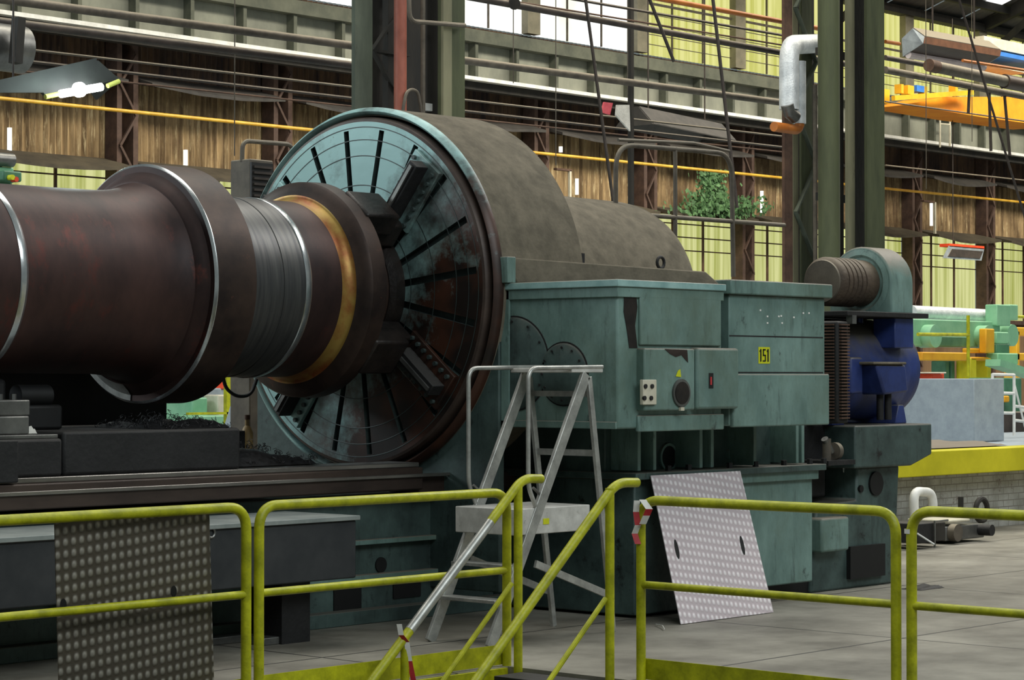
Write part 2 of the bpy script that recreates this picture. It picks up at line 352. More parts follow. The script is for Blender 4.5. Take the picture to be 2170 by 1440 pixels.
struct('wall_back_top', corr(X0, X1, 8.9, 9.72, WY+.06), 'wall_dark', 'dark sheeting behind the crane girder')
# bays
bay0, bay = 28.35, 4.07
posts = [bay0+bay*k for k in range(-3, 13)]
n = 0
for i in range(len(posts)-1):
    a, b = posts[i]+.14, posts[i+1]-.14
    n += 1
    w = struct('window_%d' % n, corr(a, b, 3.42, zc, WY+.05, .012), 'win_low', 'yellow-green daylight panel low in the far wall')
    f = MB()
    for k in range(1, 3): f.box((a+(b-a)*k/3-.03, WY-.02, 3.42), (a+(b-a)*k/3+.03, WY+.02, zc))
    for k in (.62, .76, .9): f.box((a, WY-.03, 3.42+(zc-3.42)*k), (b, WY-.01, 3.42+(zc-3.42)*k+.03))
    struct('window_bars', f, 'rust_brown', parent=w)
zs2, zroof = 9.75, 12.05
for i in range(len(posts)-1):
    a, b = posts[i]+.12, posts[i+1]-.12
    n += 1
    lo_yellow = posts[i] > 44
    w = struct('window_%d' % n, corr(a, b, zs2, zroof, WY+.05, .012), 'win_yellow' if lo_yellow else 'win_white', 'bright upper window panel above the crane girder')
    f = MB()
    for k in range(1, 3): f.box((a+(b-a)*k/3-.02, WY-.02, zs2), (a+(b-a)*k/3+.02, WY+.02, zroof))
    if lo_yellow:
        for k in range(1, 6): f.box((a, WY-.03, zs2+.25*k), (b, WY-.01, zs2+.25*k+.018))
        f.box((a, WY-.04, 11.0), (b, WY-.02, 11.06))
    struct('window_bars', f, 'pipe_grey', parent=w)
    if i % 1 == 0:
        m = box((posts[i]-.22, WY-.18, zs2), (posts[i]+.22, WY+.02, zroof+.2))
        struct('trim_%d' % (n+10), m, 'mullion', 'grey-brown mullion between the upper windows')
# roof seen at the upper right
rf = MB(); s_ = .35
def rz(Y): return zroof+.1+(36.6-Y)*s_
rp = []
for i in range(36):
    xa = X0+2*i; rf.add([(xa, 36.6, rz(36.6)), (xa+1.99, 36.6, rz(36.6)+.03), (xa+1.99, 27, rz(27)+.03), (xa, 27, rz(27))], [(0, 1, 2, 3)])
struct('ceiling', rf, 'roof', 'grey corrugated roof slope over the far wall')
struct('trim_4', box((X0, 35.7, zroof), (X1, 36.5, zroof+.22)), 'col_dark', 'dark eaves beam over the upper windows')
rt = MB()
for Y in (34.9, 33.6, 32.2, 30.5): rt.box((X0, Y-.07, rz(Y)-.28), (X1, Y+.07, rz(Y)-.06))
struct('trim_5', rt, 'col_dark', 'dark roof purlins')
q = PY(2135, 30, 34.5)
for j, dx in enumerate((0, 4.2, -11)):
    xs = q.x+dx-.5
    struct('window_%d' % (60+j), MB().prism([(xs, 35.2, rz(35.2)-.03), (xs+.9, 35.2, rz(35.2)-.03), (xs+.9, 28, rz(28)-.03), (xs, 28, rz(28)-.03)], (0, 0, .02)), 'win_white', 'long skylight in the roof slope')
for j, xa in enumerate((posts[7], posts[9], posts[11])):
    t = thing('roof_truss', ['dark roof truss nearest the twin green pillar', 'dark roof truss over the grey and blue travelling crane', 'dark roof truss at the far right end of the hall'][j], 'truss')
    MB().bar((xa, 36.3, zroof), (xa, 28, rz(28)-.35), .2, .3).build('rafter', 'col_dark', t)
    MB().bar((xa, 36.2, 10.9), (xa, 33.6, rz(33.6)-.4), .14, .16).build('brace', 'col_dark', t)

# crane girder along the far wall
GY = 35.0
zg0, zg1 = zY(749, 133, GY), zY(1460, 165, GY)
g = thing('crane_girder', 'long grey ribbed crane girder running along the far wall', 'girder')
box((X0, GY, zg0), (X1, GY+.06, zg1)).build('web', 'girder_grey', g)
box((X0, GY-.28, zg1), (X1, GY+.34, zsill)).build('top_flange', 'girder_rib', g)
box((X0, GY-.3, zg0-.06), (X1, GY+.34, zg0+.02)).build('bottom_flange', 'white_paint', g)
box((X0, GY-.1, zg0-.24), (X1, GY+.1, zg0-.06)).build('runway_shade_beam', 'col_dark', g)
rb = None
k = X0+.3
while k < 80:
    box((k, GY-.22, zg0+.02), (k+.09, GY, zg1)).build('stiffener', 'girder_rib', g); k += 1.36
# wall posts (lattice)
wp = None
for i, xp in enumerate(posts):
    if wp is None:
        wp = thing('wall_post', 'x', 'post', 'lattice posts along the far wall')
        box((xp-.26, WY-.42, 0), (xp-.14, WY-.06, 8.7)).build('chord', 'lattice', wp)
        box((xp+.14, WY-.42, 0), (xp+.26, WY-.06, 8.7)).build('chord', 'lattice', wp)
        l = MB(); z = .2; sgn = 1
        while z < 8.1: l.bar((xp-.2*sgn, WY-.44, z), (xp+.2*sgn, WY-.44, z+.6), .05, .05); z += .6; sgn = -sgn
        l.build('lacing', 'lattice', wp); finish(wp); o = wp
    else:
        o = copy_tree(wp); o.location.x = xp
    o['label'] = 'brown lattice post standing against the far corrugated wall'
# ledges / canopies on the wall
for i in range(len(posts)-1):
    a, b = posts[i]+.3, posts[i+1]-.28
    sag = .1+.12*random.random()
    for (z, d, nm, gr, mt) in ((zc, .95, 'lower_canopy', 'sagging canopies over the lower daylight panels', 'canopy'), (zt, .8, 'upper_canopy', 'dark ledges above the tan wall sheeting', 'hood_dark')):
        m = MB(); K = 6
        vs = []
        for k in range(K+1):
            x = a+(b-a)*k/K; sg = sag*sin(pi*k/K)+.03*random.random()
            vs += [(x, WY-.05, z+.16), (x, WY-d, z-.04-sg*.6), (x, WY-d, z-.1-sg*.6), (x, WY-.05, z+.08)]
        fs = []
        for k in range(K):
            for e in range(4): e2 = (e+1) % 4; fs.append((4*k+e, 4*k+e2, 4*k+4+e2, 4*k+4+e))
        fs += [(0, 3, 2, 1), (4*K, 4*K+1, 4*K+2, 4*K+3)]
        m.add(vs, fs)
        solo(nm, m, mt, 'sagging dusty canopy over a lower daylight panel of the far wall' if nm[0] == 'l' else 'thin dusty ledge between tan and dark sheeting of the far wall', 'canopy', gr)
print('setting ok')

# ================================================================== PILLARS (built-up crane columns)
def hsec(x0, x1, Y, dep, fw, z1, web=.04):
    m = MB(); m.box((x0, Y, 0), (x0+fw, Y+dep, z1)); m.box((x1-fw, Y, 0), (x1, Y+dep, z1)); m.box((x0+fw, Y+dep/2-web/2, 0), (x1-fw, Y+dep/2+web/2, z1)); return m
def xr(x, Y): return PY(x, 500, Y).x
t = thing('crane_pillar', 'broad dark built-up steel pillar with a red pipe, rising behind the big faceplate', 'pillar')
CY = 20.0
box((xr(752, CY), CY, 0), (xr(789, CY), CY+.06, 12)).build('flange', 'green_grey', t)
box((xr(935, CY-.6), CY-.6, 0), (xr(985, CY-.6), CY-.54, 12)).build('flange', 'col_green', t)
box((xr(937, CY-.62), CY-.64, 0), (xr(955, CY-.62), CY-.6, 12)).build('cover_strip', 'col_light', t)
box((xr(789, CY+.5), CY+.5, 0), (xr(935, CY+.5), CY+.56, 12)).build('web', 'col_dark', t)
box((xr(905, CY-.3), CY-.3, 0), (xr(932, CY-.3), CY-.24, 12)).build('inner_flange', 'col_dark', t)
l = MB(); xa, xb = xr(789, CY+.3), xr(865, CY+.3); z = .5; sg = 0
while z < 11: l.bar((xa if sg else xb, CY+.3, z), (xb if sg else xa, CY+.3, z+.75), .07, .03); l.bar((xa, CY+.32, z), (xb, CY+.32, z), .12, .03); z += .75; sg = 1-sg
l.box((xr(822, CY+.3), CY+.3, 0), (xr(835, CY+.3), CY+.4, 12)); l.build('lacing', 'col_dark', t)
pr = solo('red_pipe', cyl((xr(848, CY-.3), CY-.3, 0), (xr(848, CY-.3), CY-.3, 12), .078, 16), 'pipe_red', 'red vertical pipe on the front of the dark pillar behind the faceplate', 'pipe')
solo('riser_conduit', cyl((xr(896, CY-.4), CY-.4, 0), (xr(896, CY-.4), CY-.4, 12), .03, 8), 'pipe_grey', 'thin grey vertical conduit on the dark pillar, right of its red pipe', 'conduit')
c0 = PY(866, -20, CY-.7); c1 = PY(868, 45, CY-.7); c2 = PY(985, 54, CY-.7)
solo('bent_conduit', tube(fillet([c0, c1, c2], .12), .028, 8), 'pipe_grey', 'bent grey conduit crossing the top of the dark pillar', 'conduit')
c0 = PY(853, 235, CY-.42); c1 = PY(862, 190, CY-.42); c2 = PY(885, 190, CY-.42); c3 = PY(893, 235, CY-.42)
solo('hose_loop', tube(fillet([c0-Vector((0, 0, 1)), c0, c1, c2, c3, c3-Vector((0, 0, 1))], .1), .02, 8), 'pipe_grey', 'small grey hose loop at the foot of the dark pillar, above the guard hood', 'hose')
solo('warning_label', box(tuple(PY(902, 218, CY-.36)), tuple(PY(909, 236, CY-.3))), 'white_paint', 'small white plate on the dark pillar just above the guard hood', 'plate')
# pillar B
t = thing('crane_pillar', 'moss-green built-up steel pillar standing behind the blue motor', 'pillar')
def vbox(x0, x1, Y, d, mat, nm): return box((xr(x0, Y), Y, 0), (xr(x1, Y), Y+d, 12)).build(nm, mat, t)
m = MB(); rr = (xr(1776, 19.6)-xr(1737, 19.6))/2*.68; m.path([(xr(1757, 19.6), 19.6, 0), (xr(1757, 19.6), 19.6, 12)], rr, 18); m.build('round_post', 'col_green', t)
vbox(1777, 1788, 19.8, .05, 'col_dark', 'web'); vbox(1797, 1812, 19.6, .05, 'col_light', 'cover_strip'); vbox(1812, 1838, 19.7, .05, 'col_dark', 'web')
vbox(1838, 1875, 19.3, .05, 'col_green', 'flange')
for z in (2.2, 4.4, 6.6, 8.8): box((xr(1740, 19.9), 19.95, z), (xr(1850, 19.9), 20.0, z+.12)).build('batten', 'col_dark', t)
t = thing('crane_pillar', 'brown and green lattice pillar just left of the moss-green pillar', 'pillar')
vbox(1663, 1680, 20.8, .05, 'rust_brown', 'flange'); vbox(1681, 1692, 20.9, .05, 'col_light', 'cover_strip'); vbox(1693, 1700, 21, .05, 'col_dark', 'web')
vbox(1694, 1726, 21.3, .05, 'col_dark', 'back_web'); vbox(1700, 1722, 20.9, .05, 'col_green', 'flange')
m = MB(); xa, xb = xr(1693, 20.8), xr(1737, 20.8); z = .3; sg = 0
while z < 11: m.bar((xa if sg else xb, 20.86, z), (xb if sg else xa, 20.86, z+.8), .07, .03); z += .8; sg = 1-sg
m.build('lacing', 'green_grey', t)
solo('drain_pipe', cyl((xr(1728, 20.4), 20.4, 0), (xr(1728, 20.4), 20.4, zY(1728, 180, 20.4)), .035, 10), 'pipe_grey', 'thin grey vertical pipe left of the moss-green pillar', 'pipe')
t = thing('tie_beam', 'high dark steel tie beam spanning from pillar to pillar above the picture', 'beam')
box((2, 22.65, 12.0), (52, 22.95, 12.4)).build('beam_run', 'col_dark', t)
for px_ in (870, 1700, 1800):
    x_ = xr(px_, 20.5); box((x_-.2, 18.8, 12.0), (x_+.2, 22.7, 12.3)).build('cross_arm', 'col_dark', t)
box((8, 18.9, 12.0), (40, 19.1, 12.25)).build('front_run', 'col_dark', t)
# silver lagged pipe
t = thing('lagged_pipe', 'silver-wrapped insulated pipe bending down beside the lattice pillar', 'pipe')
LY = 20.3
p = [PY(1740, 92, LY+.6), PY(1672, 95, LY), PY(1672, 232, LY)]
tube(fillet(p, .3), .15, 18).build('silver_lagging', 'silver_wrap', t)
cyl(PY(1695, 130, LY), PY(1695, 262, LY), .095, 16).build('return_pipe', 'silver_wrap', t)
tube(fillet([PY(1695, 262, LY), PY(1690, 275, LY), PY(1640, 268, LY)], .08), .075, 14).build('elbow', 'pipe_orange', t)
tube([PY(1668, 222, LY-.05), PY(1672, 238, LY-.05), PY(1685, 248, LY-.05)], .1, 14).build('pipe_collar', 'steel', t)

# ================================================================== LONG PIPES AND CABLES IN THE HALL
def line(nm, a, b, Y, r, mat, label, cat, n=10, sag=0):
    p, q = PY(a[0], a[1], Y), PY(b[0], b[1], Y)
    pts = [p.lerp(q, k/8)-Vector((0, 0, sag*sin(pi*k/8))) for k in range(9)] if sag else [p, q]
    return solo(nm, tube(pts, r, n), mat, label, cat)
PYY = 22.6
def ext(a, b, x0, x1, Y):
    """same straight run, extended in image x; keeps it level"""
    s = (b[1]-a[1])/(b[0]-a[0]); return (x0, a[1]+(x0-a[0])*s), (x1, a[1]+(x1-a[0])*s)
line('service_pipe', *ext((750, 97), (1655, 217), -60, 1662, PYY), PYY, .055, 'pipe_grey', 'thick grey horizontal pipe crossing in front of the girder and ending at the lagged pipe', 'pipe', 14)
line('service_pipe', (-60, 38), (860, 152), 22.2, .05, 'pipe_dark', 'thick dark horizontal pipe just under the white girder flange at the left', 'pipe', 14)
line('power_cable', *ext((42, 103), (1660, 289), -60, 1720, 24), 24, .018, 'pipe_grey', 'grey cable stretched below the girder, uppermost of the parallel cables', 'cable', 6)
line('power_cable', *ext((245, 151), (1660, 312), -60, 1720, 24), 24, .022, 'pipe_dark', 'dark cable stretched below the girder, second of the parallel cables', 'cable', 6)
line('power_cable', *ext((245, 172), (1660, 322), -60, 1720, 24.5), 24.5, .014, 'rust_brown', 'thin brown cable stretched below the girder, lowest of the parallel cables', 'cable', 6)
line('gas_pipe', (-60, 202), (2240, 436), 33.5, .035, 'pipe_yellow', 'long thin yellow gas pipe running along the tan wall sheeting', 'pipe', 10)
line('feeder_pipe', (985, -8), (1860, 148), 21.6, .05, 'pipe_dark', 'thick dark pipe crossing in front of the upper windows', 'pipe', 12)
line('feeder_cable', (985, -14), (1760, 112), 21.6, .014, 'rust_brown', 'thin cable just above the thick dark pipe at the upper windows', 'cable', 6)
line('feeder_cable', (1190, -6), (1760, 92), 22.4, .022, 'pipe_dark', 'dark cable between red-brown pipe and thick dark pipe at the upper windows', 'cable', 6)
line('sprinkler_pipe', (1380, -6), (1745, 62), 21.8, .042, 'pipe_orange', 'red-brown pipe slanting across the top of the yellow upper windows', 'pipe', 12)
line('hand_line', (1876, 88), (1906, 93), 19.4, .03, 'pipe_orange', 'short orange pipe right of the moss-green pillar', 'pipe', 10)
line('return_line', (1876, 148), (2210, 212), 24, .07, 'pipe_grey', 'grey pipe below the grey heater hood, right of the moss-green pillar', 'pipe', 12)
line('return_line', (1876, 122), (2210, 182), 23.6, .05, 'pipe_dark', 'dark pipe directly under the grey heater hood', 'pipe', 12)
line('orange_conduit', (2040, 128), (2230, 158), 23, .03, 'pipe_orange', 'orange conduit at the right edge below the heater hood', 'conduit', 8)
line('guard_wire', (1876, 215), (2210, 262), 30, .02, 'pipe_dark', 'thin dark wire along the top of the girder at the far right', 'wire', 6)
line('lower_wire', (1876, 350), (2210, 386), 32, .02, 'pipe_grey', 'thin grey wire across the dark sheeting at the far right', 'wire', 6)
t = thing('thick_duct_pipe', 'short thick grey lagged pipe with a rusty end, under the heater hood', 'pipe')
cyl(PY(1985, 142, 23), PY(2128, 172, 23), .11, 18).build('lagged_run', 'pipe_grey', t)
cyl(PY(1968, 138, 23), PY(1985, 142, 23), .12, 18).build('rusty_end', 'rust_brown', t)
cyl(PY(2128, 172, 23), PY(2230, 192, 23), .14, 18).build('dark_run', 'rail_brown', t)
t = thing('junction_box', 'small dark junction box hanging on the pipe before the upper windows', 'junction box')
cyl(PY(1090, 8, 21.5), PY(1090, 8, 21.7), .085, 14).build('box_body', 'col_dark', t)
cyl(PY(1098, -20, 21.6), PY(1091, 4, 21.6), .03, 8).build('drop_pipe', 'rust_brown', t)
# ropes and cords
def upto(P, Q, z): return Q+(P-Q)*((z-Q.z)/(P.z-Q.z))
for a, b, r, lb in (((1240, -8), (1300, 432), .022, 'dark hanging rope passing left of the hooped grey handrail'),
                    ((1510, -8), (1562, 440), .026, 'dark hanging rope passing right of the hooped grey handrail'),
                    ((1374, -8), (1428, 130), .024, 'short dark slanting rope before the upper windows'),
                    ((2060, 90), (2190, 520), .022, 'dark slanting rope at the far right edge')):
    P, Q = PY(*a, 19), PY(*b, 19); solo('hanging_rope', tube([upto(P, Q, 12.02), Q], r, 6), 'pipe_dark', lb, 'rope')
for a, b, lb in (((1090, 20), (1088, 176), 'thin cord hanging below the small junction box'),
                 ((1180, 60), (1178, 350), 'thin vertical cord above the guard hood'),
                 ((1324, 90), (1330, 200), 'thin cord left of the pink banner frame'),
                 ((497, 0), (497, 330), 'thin vertical cord above the small grey cabinet'),
                 ((1963, 60), (1963, 400), 'thin pale cord hanging under the heater hood'),
                 ((2060, 40), (2060, 300), 'thin dark cord at the right, beside the long dark strut')):
    Q = PY(*b, 22.8); solo('cord', tube([(Q.x, 22.8, 12.02), Q], .008, 5), 'pipe_grey', lb, 'cord')
# ladder frame hanging on right girder
t = thing('hanging_ladder', 'small pale ladder frame hanging on the girder at the far right', 'frame')
MB().path([PY(1992, 235, 34.68), PY(1992, 312, 34.68)], .03, 6).path([PY(2013, 238, 34.68), PY(2013, 310, 34.68)], .03, 6).build('upright', 'cream', t)
MB().path([PY(1992, 262, 34.68), PY(2013, 264, 34.68)], .025, 6).build('rung', 'cream', t)
for a, b, lb in (((2055, 176), (2052, 240), 'short dark strut below the pipes at the far right'), ((2096, 188), (2100, 320), 'long dark strut hanging over the girder at the far right'), ((2128, 194), (2140, 330), 'slanting brown strut at the far right')):
    line('strut', a, b, 24, .035, 'pipe_dark', lb, 'strut', 6)
t = thing('pipe_drum', 'grey round drum with a dark clamp at the top left edge', 'drum')
cyl(PY(-60, 92, 21), PY(46, 106, 21), .26, 24).build('drum_body', 'steel', t)
MB().bar(PY(40, 38, 20.6), PY(33, 134, 20.6), .12, .1).build('clamp', 'col_dark', t)

# ================================================================== LUMINAIRES AND HOODS
def trough(t, P0, P1, w, h, m_out, m_end, m_in, tilt=0):
    """V-shaped trough hood whose ridge runs from P0 to P1"""
    P0, P1 = Vector(P0), Vector(P1); d = (P1-P0).normalized(); s = d.cross(Vector((0, 0, 1))).normalized()
    up = Vector((0, 0, 1)); e = .02
    s2 = s*cos(tilt)+up*sin(tilt); u2 = up*cos(tilt)-s*sin(tilt)
    for sg in (-1, 1):
        a0, a1 = P0+s2*(.12*w*sg), P1+s2*(.12*w*sg); b0, b1 = P0+s2*(w*.5*sg)-u2*h, P1+s2*(w*.5*sg)-u2*h
        MB().prism([a0, a1, b1, b0], u2*e).build('side_panel', m_out, t)
    MB().prism([P0-s2*.12*w, P0+s2*.12*w, P1+s2*.12*w, P1-s2*.12*w], u2*e).build('ridge', m_out, t)
    for P, dd in ((P0, -e), (P1, e)):
        MB().prism([P-s2*.12*w, P+s2*.12*w, P+s2*.5*w-u2*h, P-s2*.5*w-u2*h], d*dd).build('end_plate', m_end, t)
    q0, q1 = P0-u2*.1*h, P1-u2*.1*h
    MB().prism([q0-s2*.13*w, q0+s2*.13*w, q1+s2*.13*w, q1-s2*.13*w], u2*.01).build('reflector', m_in, t)
t = thing('pendant_lamp', 'dark wedge-shaped pendant lamp hood with a glaring white tube, at the upper left', 'lamp')
LYp = 15.0
q = lambda x, y, Y=LYp: PY(x, y, Y)
# hood: ridge seen as upper edge, open side with tube below
A, B_, C_, D_ = q(-70, 190), q(205, 128), q(250, 168), q(240, 180)
E_, F_ = q(-70, 196), q(92, 196)
MB().prism([A, B_, C_, q(100, 205), F_, E_], (0, .04, 0)).build('hood_side', 'lamp_housing', t)
MB().prism([A, B_, q(205, 128)+Vector((.12, .45, -.02)), A+Vector((.12, .45, -.02))], (0, 0, .02)).build('hood_top', 'lamp_housing', t)
MB().prism([B_, C_, C_+Vector((.12, .45, -.12)), B_+Vector((.12, .45, -.02))], (.02, 0, 0)).build('hood_end', 'lamp_housing', t)
tube([q(96, 205, 14.9), q(130, 198, 14.9)], .02, 10).build('tube_end', 'lamp_trim', t)
tube([q(228, 182, 14.9), q(252, 172, 14.9)], .02, 10).build('tube_end', 'lamp_trim', t)
tube([q(128, 199, 14.9), q(215, 184, 14.9)], .032, 12).build('lamp_tube', 'glow', t)
m = MB(); c = q(168, 190, 14.88); m.rev([(c.y-.06, .001), (c.y-.05, .03), (c.y-.02, .06), (c.y+.02, .06), (c.y+.05, .03), (c.y+.06, .001)], 0, c.z, 20, 'Y', c.x); m.build('bulb', 'glow', t)
cyl(q(60, 160)+Vector((0, .2, 0)), q(60, 160)+Vector((0, .2, 4)), .008, 6).build('suspension', 'pipe_dark', t)
pl = bpy.data.lights.new('pendant_lamp_light', 'POINT'); pl.energy = 14; pl.color = (.8, 1, .94); pl.shadow_soft_size = .12
po = bpy.data.objects.new('pendant_lamp_light', pl); COL.objects.link(po); po.location = q(168, 200, 14.7)

t = thing('heater_hood', 'long grey-ended heater hood with brown side hanging at the upper right', 'heater hood')
HY = 24.0
a = PY(1935, 62, HY); b = PY(2075, 98, HY); dirv = Vector((b.x-a.x, 0, 0))
P = {k: PY(*v, HY) for k, v in dict(tl=(1912, 82), top=(1935, 60), mid=(1962, 78), bl=(1914, 118), ml=(1956, 92)).items()}
dx = PY(2108, 105, HY).x-PY(1962, 78, HY).x
dd = Vector((dx, -.15, 0))
def quad(a, b, c, d, th, nm, mt): MB().prism([a, b, c, d], th).build(nm, mt, t)
f1 = PY(1912, 82, HY+.5); f2 = PY(1935, 60, HY+.25); f3 = PY(1960, 78, HY); f4 = PY(1957, 92, HY); f5 = PY(1914, 120, HY+.5)
MB().prism([f1, f2, f3, f4, f5], (-.02, 0, 0)).build('end_plate', 'hood_steel', t)
g1, g2, g3, g4, g5 = [p+dd for p in (f1, f2, f3, f4, f5)]
MB().prism([g1, g2, g3, g4, g5], (.02, 0, 0)).build('end_plate', 'hood_steel', t)
quad(f3, g3, g4, f4, (0, -.02, 0), 'side_panel', 'hood_brown')
quad(f2, g2, g3, f3, (0, 0, .02), 'top_panel', 'pipe_grey')
quad(f4, g4, g5, f5, (0, 0, .015), 'reflector', 'rail_brown')
cyl(f4.lerp(f5, .75)-Vector((0, 0, .03)), (g4.lerp(g5, .75))-Vector((0, 0, .03)), .07, 10).build('radiant_tube', 'hood_inner', t)
for k in (.25, .8): cyl(f2.lerp(g2, k), f2.lerp(g2, k)+Vector((0, 0, 1.2)), .02, 6).build('hanger', 'pipe_dark', t)
t = thing('heater_hood', 'dark long heater hood hanging behind the hooped grey handrail', 'heater hood')
a = PY(1345, 228, 27); b = PY(1520, 250, 27)
trough(t, (a.x, 27, a.z), (b.x, 27, a.z-.12), .9, .34, 'hood_dark', 'hood_dark', 'hood_inner')
cyl((a.x+.4, 27, a.z), (a.x+.4, 27, a.z+3), .015, 6).build('hanger', 'pipe_dark', t); cyl((b.x-.4, 27, a.z-.1), (b.x-.4, 27, a.z+3), .015, 6).build('hanger', 'pipe_dark', t)
t = thing('banner_frame', 'crumpled white and pink banner hung on a dark post behind the guard hood', 'banner')
bp_ = [PY(1308, 222, 22.8), PY(1334, 222, 22.8), PY(1336, 278, 22.8), PY(1322, 262, 22.8), PY(1306, 244, 22.8)]
MB().prism(bp_, (0, .03, 0)).build('white_cloth', 'rag', t)
MB().prism([PY(1281, 216, 22.8), PY(1299, 218, 22.8), PY(1293, 243, 22.8), PY(1275, 238, 22.8)], (0, .03, 0)).build('pink_cloth', 'pinkish', t)
q = PY(1337, 440, 22.85); MB().bar((q.x, 22.85, 12.02), q, .07, .07).build('post', 'col_dark', t)
t = thing('wall_lamp', 'small lamp hood with a red top edge before the lower daylight panels', 'lamp')
a = PY(1998, 521, 32); b = PY(2072, 526, 32)
box((a.x, 31.8, a.z-.02), (b.x, 32.1, a.z+.06)).build('top_edge', 'red', t)
MB().prism([(a.x, 31.8, a.z), (b.x, 31.8, a.z), (b.x-.15, 31.8, a.z-.33), (a.x-.3, 31.8, a.z-.33)], (0, .03, 0)).build('reflector', 'hood_steel', t)
MB().prism([(a.x+.1, 31.78, a.z-.08), (b.x-.1, 31.78, a.z-.08), (b.x-.25, 31.78, a.z-.28), (a.x-.1, 31.78, a.z-.28)], (0, .02, 0)).build('opening', 'pipe_dark', t)
cyl((a.x+.5, 32, a.z), (a.x+.5, 32, a.z+6), .015, 6).build('hanger', 'pipe_dark', t)

# ================================================================== TRAVELLING CRANE (upper right)
t = thing('travelling_crane', 'orange travelling crane beam with blue cab parts at the upper right', 'crane')
KY = 31
zt_ = PY(1960, 200, KY).z
pts = [PY(1925, 222, KY), PY(2000, 205, KY), PY(2230, 205, KY), PY(2230, 268, KY), PY(2080, 248, KY)]
MB().prism(pts, (0, 1.2, 0)).build('bridge_beam', 'crane_orange', t)
for i, (x0, y0, x1, y1) in enumerate(((1888, 180, 1893, 200), (1902, 182, 1915, 203), (1938, 185, 1943, 205), (2003, 180, 2008, 200))):
    a, b = PY(x0, y0, KY), PY(x1, y1, KY); box((a.x, KY-.3, b.z), (b.x, KY-.1, a.z)).build('bracket', 'orange_beam', t)
MB().bar(PY(1893, 208, KY-.3), PY(2060, 196, KY-.3), .1, .12).build('walkway_edge', 'orange_beam', t)
a, b = PY(1921, 182, KY), PY(1937, 198, KY); box((a.x, KY-.3, b.z), (b.x, KY+.1, a.z)).build('motor', 'crane_blue', t)
a, b = PY(2115, 108, KY), PY(2230, 140, KY); box((a.x, KY, b.z), (b.x, KY+1, a.z)).build('blue_panel', 'crane_blue', t)
a, b = PY(2085, 98, KY), PY(2230, 106, KY); box((a.x, KY, b.z), (b.x, KY+1, a.z)).build('rail', 'cream', t)
a, b = PY(2068, 134, KY), PY(2180, 150, KY); box((a.x, KY, b.z), (b.x, KY+.8, a.z)).build('platform', 'cream', t)
box((PY(1884, 180, KY).x, KY+.2, PY(1884, 216, KY).z), (PY(1900, 180, KY).x, KY+1, PY(1884, 186, KY).z)).build('end_carriage', 'orange_beam', t)

# ================================================================== IVY, SHUTOFF WHEELS ON WALL
m = MB()
for i in range(1500):
    u = random.random()
    if u < .45: px = random.gauss(1508, 9+10*random.random()); py = random.uniform(362, 452)
    else: px = random.gauss(1528, 44); py = random.gauss(440, 15)
    if py > 462: continue
    if px > 1540 and py < 415 and random.random() < .8: continue
    c = PY(px, py, 35.35-.5*random.random()*(1 if u > .45 else .4))
    a = Vector((random.uniform(-1, 1), random.uniform(-.5, .5), random.uniform(-1, 1))).normalized()*.075
    b = a.cross(Vector((random.random()-.5, 1, random.random()-.5))).normalized()*.05
    m.add([c-a, c-b, c+a, c+b], [(0, 1, 2, 3)])
tt = thing('ivy', 'green ivy grown in through the far wall behind the hooped handrail', 'plant')
m.build('foliage', 'leaf', tt, sharp=180)
m = MB()
for k in range(6):
    a = PY(1505+k*8, 456, 35.5); b = PY(1500+k*7, 372+12*k, 35.5); m.path([a, a.lerp(b, .5)+Vector((.1, 0, 0)), b], .02, 5)
m.build('stem', 'rust_brown', tt)
for i, (x, y) in enumerate(((1188, 360), (1962, 427))):
    t = thing('wall_bracket', ['rusty bracket with a pale rod on the tan wall, right of the guard hood', 'rusty bracket with a pale rod on the tan wall at the far right'][i], 'bracket')
    a = PY(x, y, 35.2); box((a.x-.25, 35.1, a.z-.02), (a.x+.3, 35.2, a.z+.03)).build('arm', 'rust_brown', t)
    b = PY(x+14, y, 35.2); box((b.x-.02, 35.1, a.z-.9), (b.x+.04, 35.16, a.z)).build('rod', 'cream', t)
for i, (x, y0, y1) in enumerate(((1226, 378, 412), (1192, 310, 322), (1590, 348, 375), (1618, 404, 450), (1977, 430, 478), (397, 317, 350), (24, 270, 325))):
    a, b = PY(x, y0, 35.9), PY(x, y1, 35.9)
    solo('daylight_slit', box((a.x-.03, 35.92, b.z), (a.x+.03, 35.99, a.z)), 'win_white', ['narrow daylight slit in the tan sheeting right of the guard hood', 'tiny daylight slit above the yellow pipe right of the guard hood', 'daylight slit above the ivy', 'daylight slit right of the ivy', 'daylight slit at the far right', 'daylight slit above the large roll flange', 'daylight slit at the far left'][i], 'opening')
print('hall ok')

# ================================================================== THE LATHE
AY, AZ = 12.45, 2.375
# ---- workpiece
t = thing('steel_roll', 'huge brown turned steel roll with two flanges, clamped against the faceplate', 'steel roll')
def ring(nm, prof, mat): return MB().rev(prof, AY, AZ, 160).build(nm, mat, t, sharp=30)
ring('left_shaft', [(3.5, .63), (8.59, .63)], 'roll_rust')
ring('turned_step', [(8.59, .632), (8.60, .636), (8.63, .636), (8.66, .612)], 'roll_bright')
pf = [(8.66, .612), (9.2, .612), (9.55, .615)]
for k in range(1, 9): a = k/8*pi/2; pf.append((9.55+.40*sin(a), .615+.085*(1-cos(a))))
pf += [(9.985, .73), (10.01, .76), (10.01, .80)]
ring('middle_shaft', pf, 'roll_rust')
ring('flange_edge', [(10.01, .80), (10.018, .812), (10.026, .818), (10.03, .818)], 'roll_bright')
MB().rev([(9.93, .688), (9.944, .70), (9.98, .732), (10.004, .762), (10.004, .80)], AY, AZ, 40, a0=R(275), a1=R(325)).build('lit_face_patch', 'alu', t)  # pale arc painted in as light on the polished lower flange face
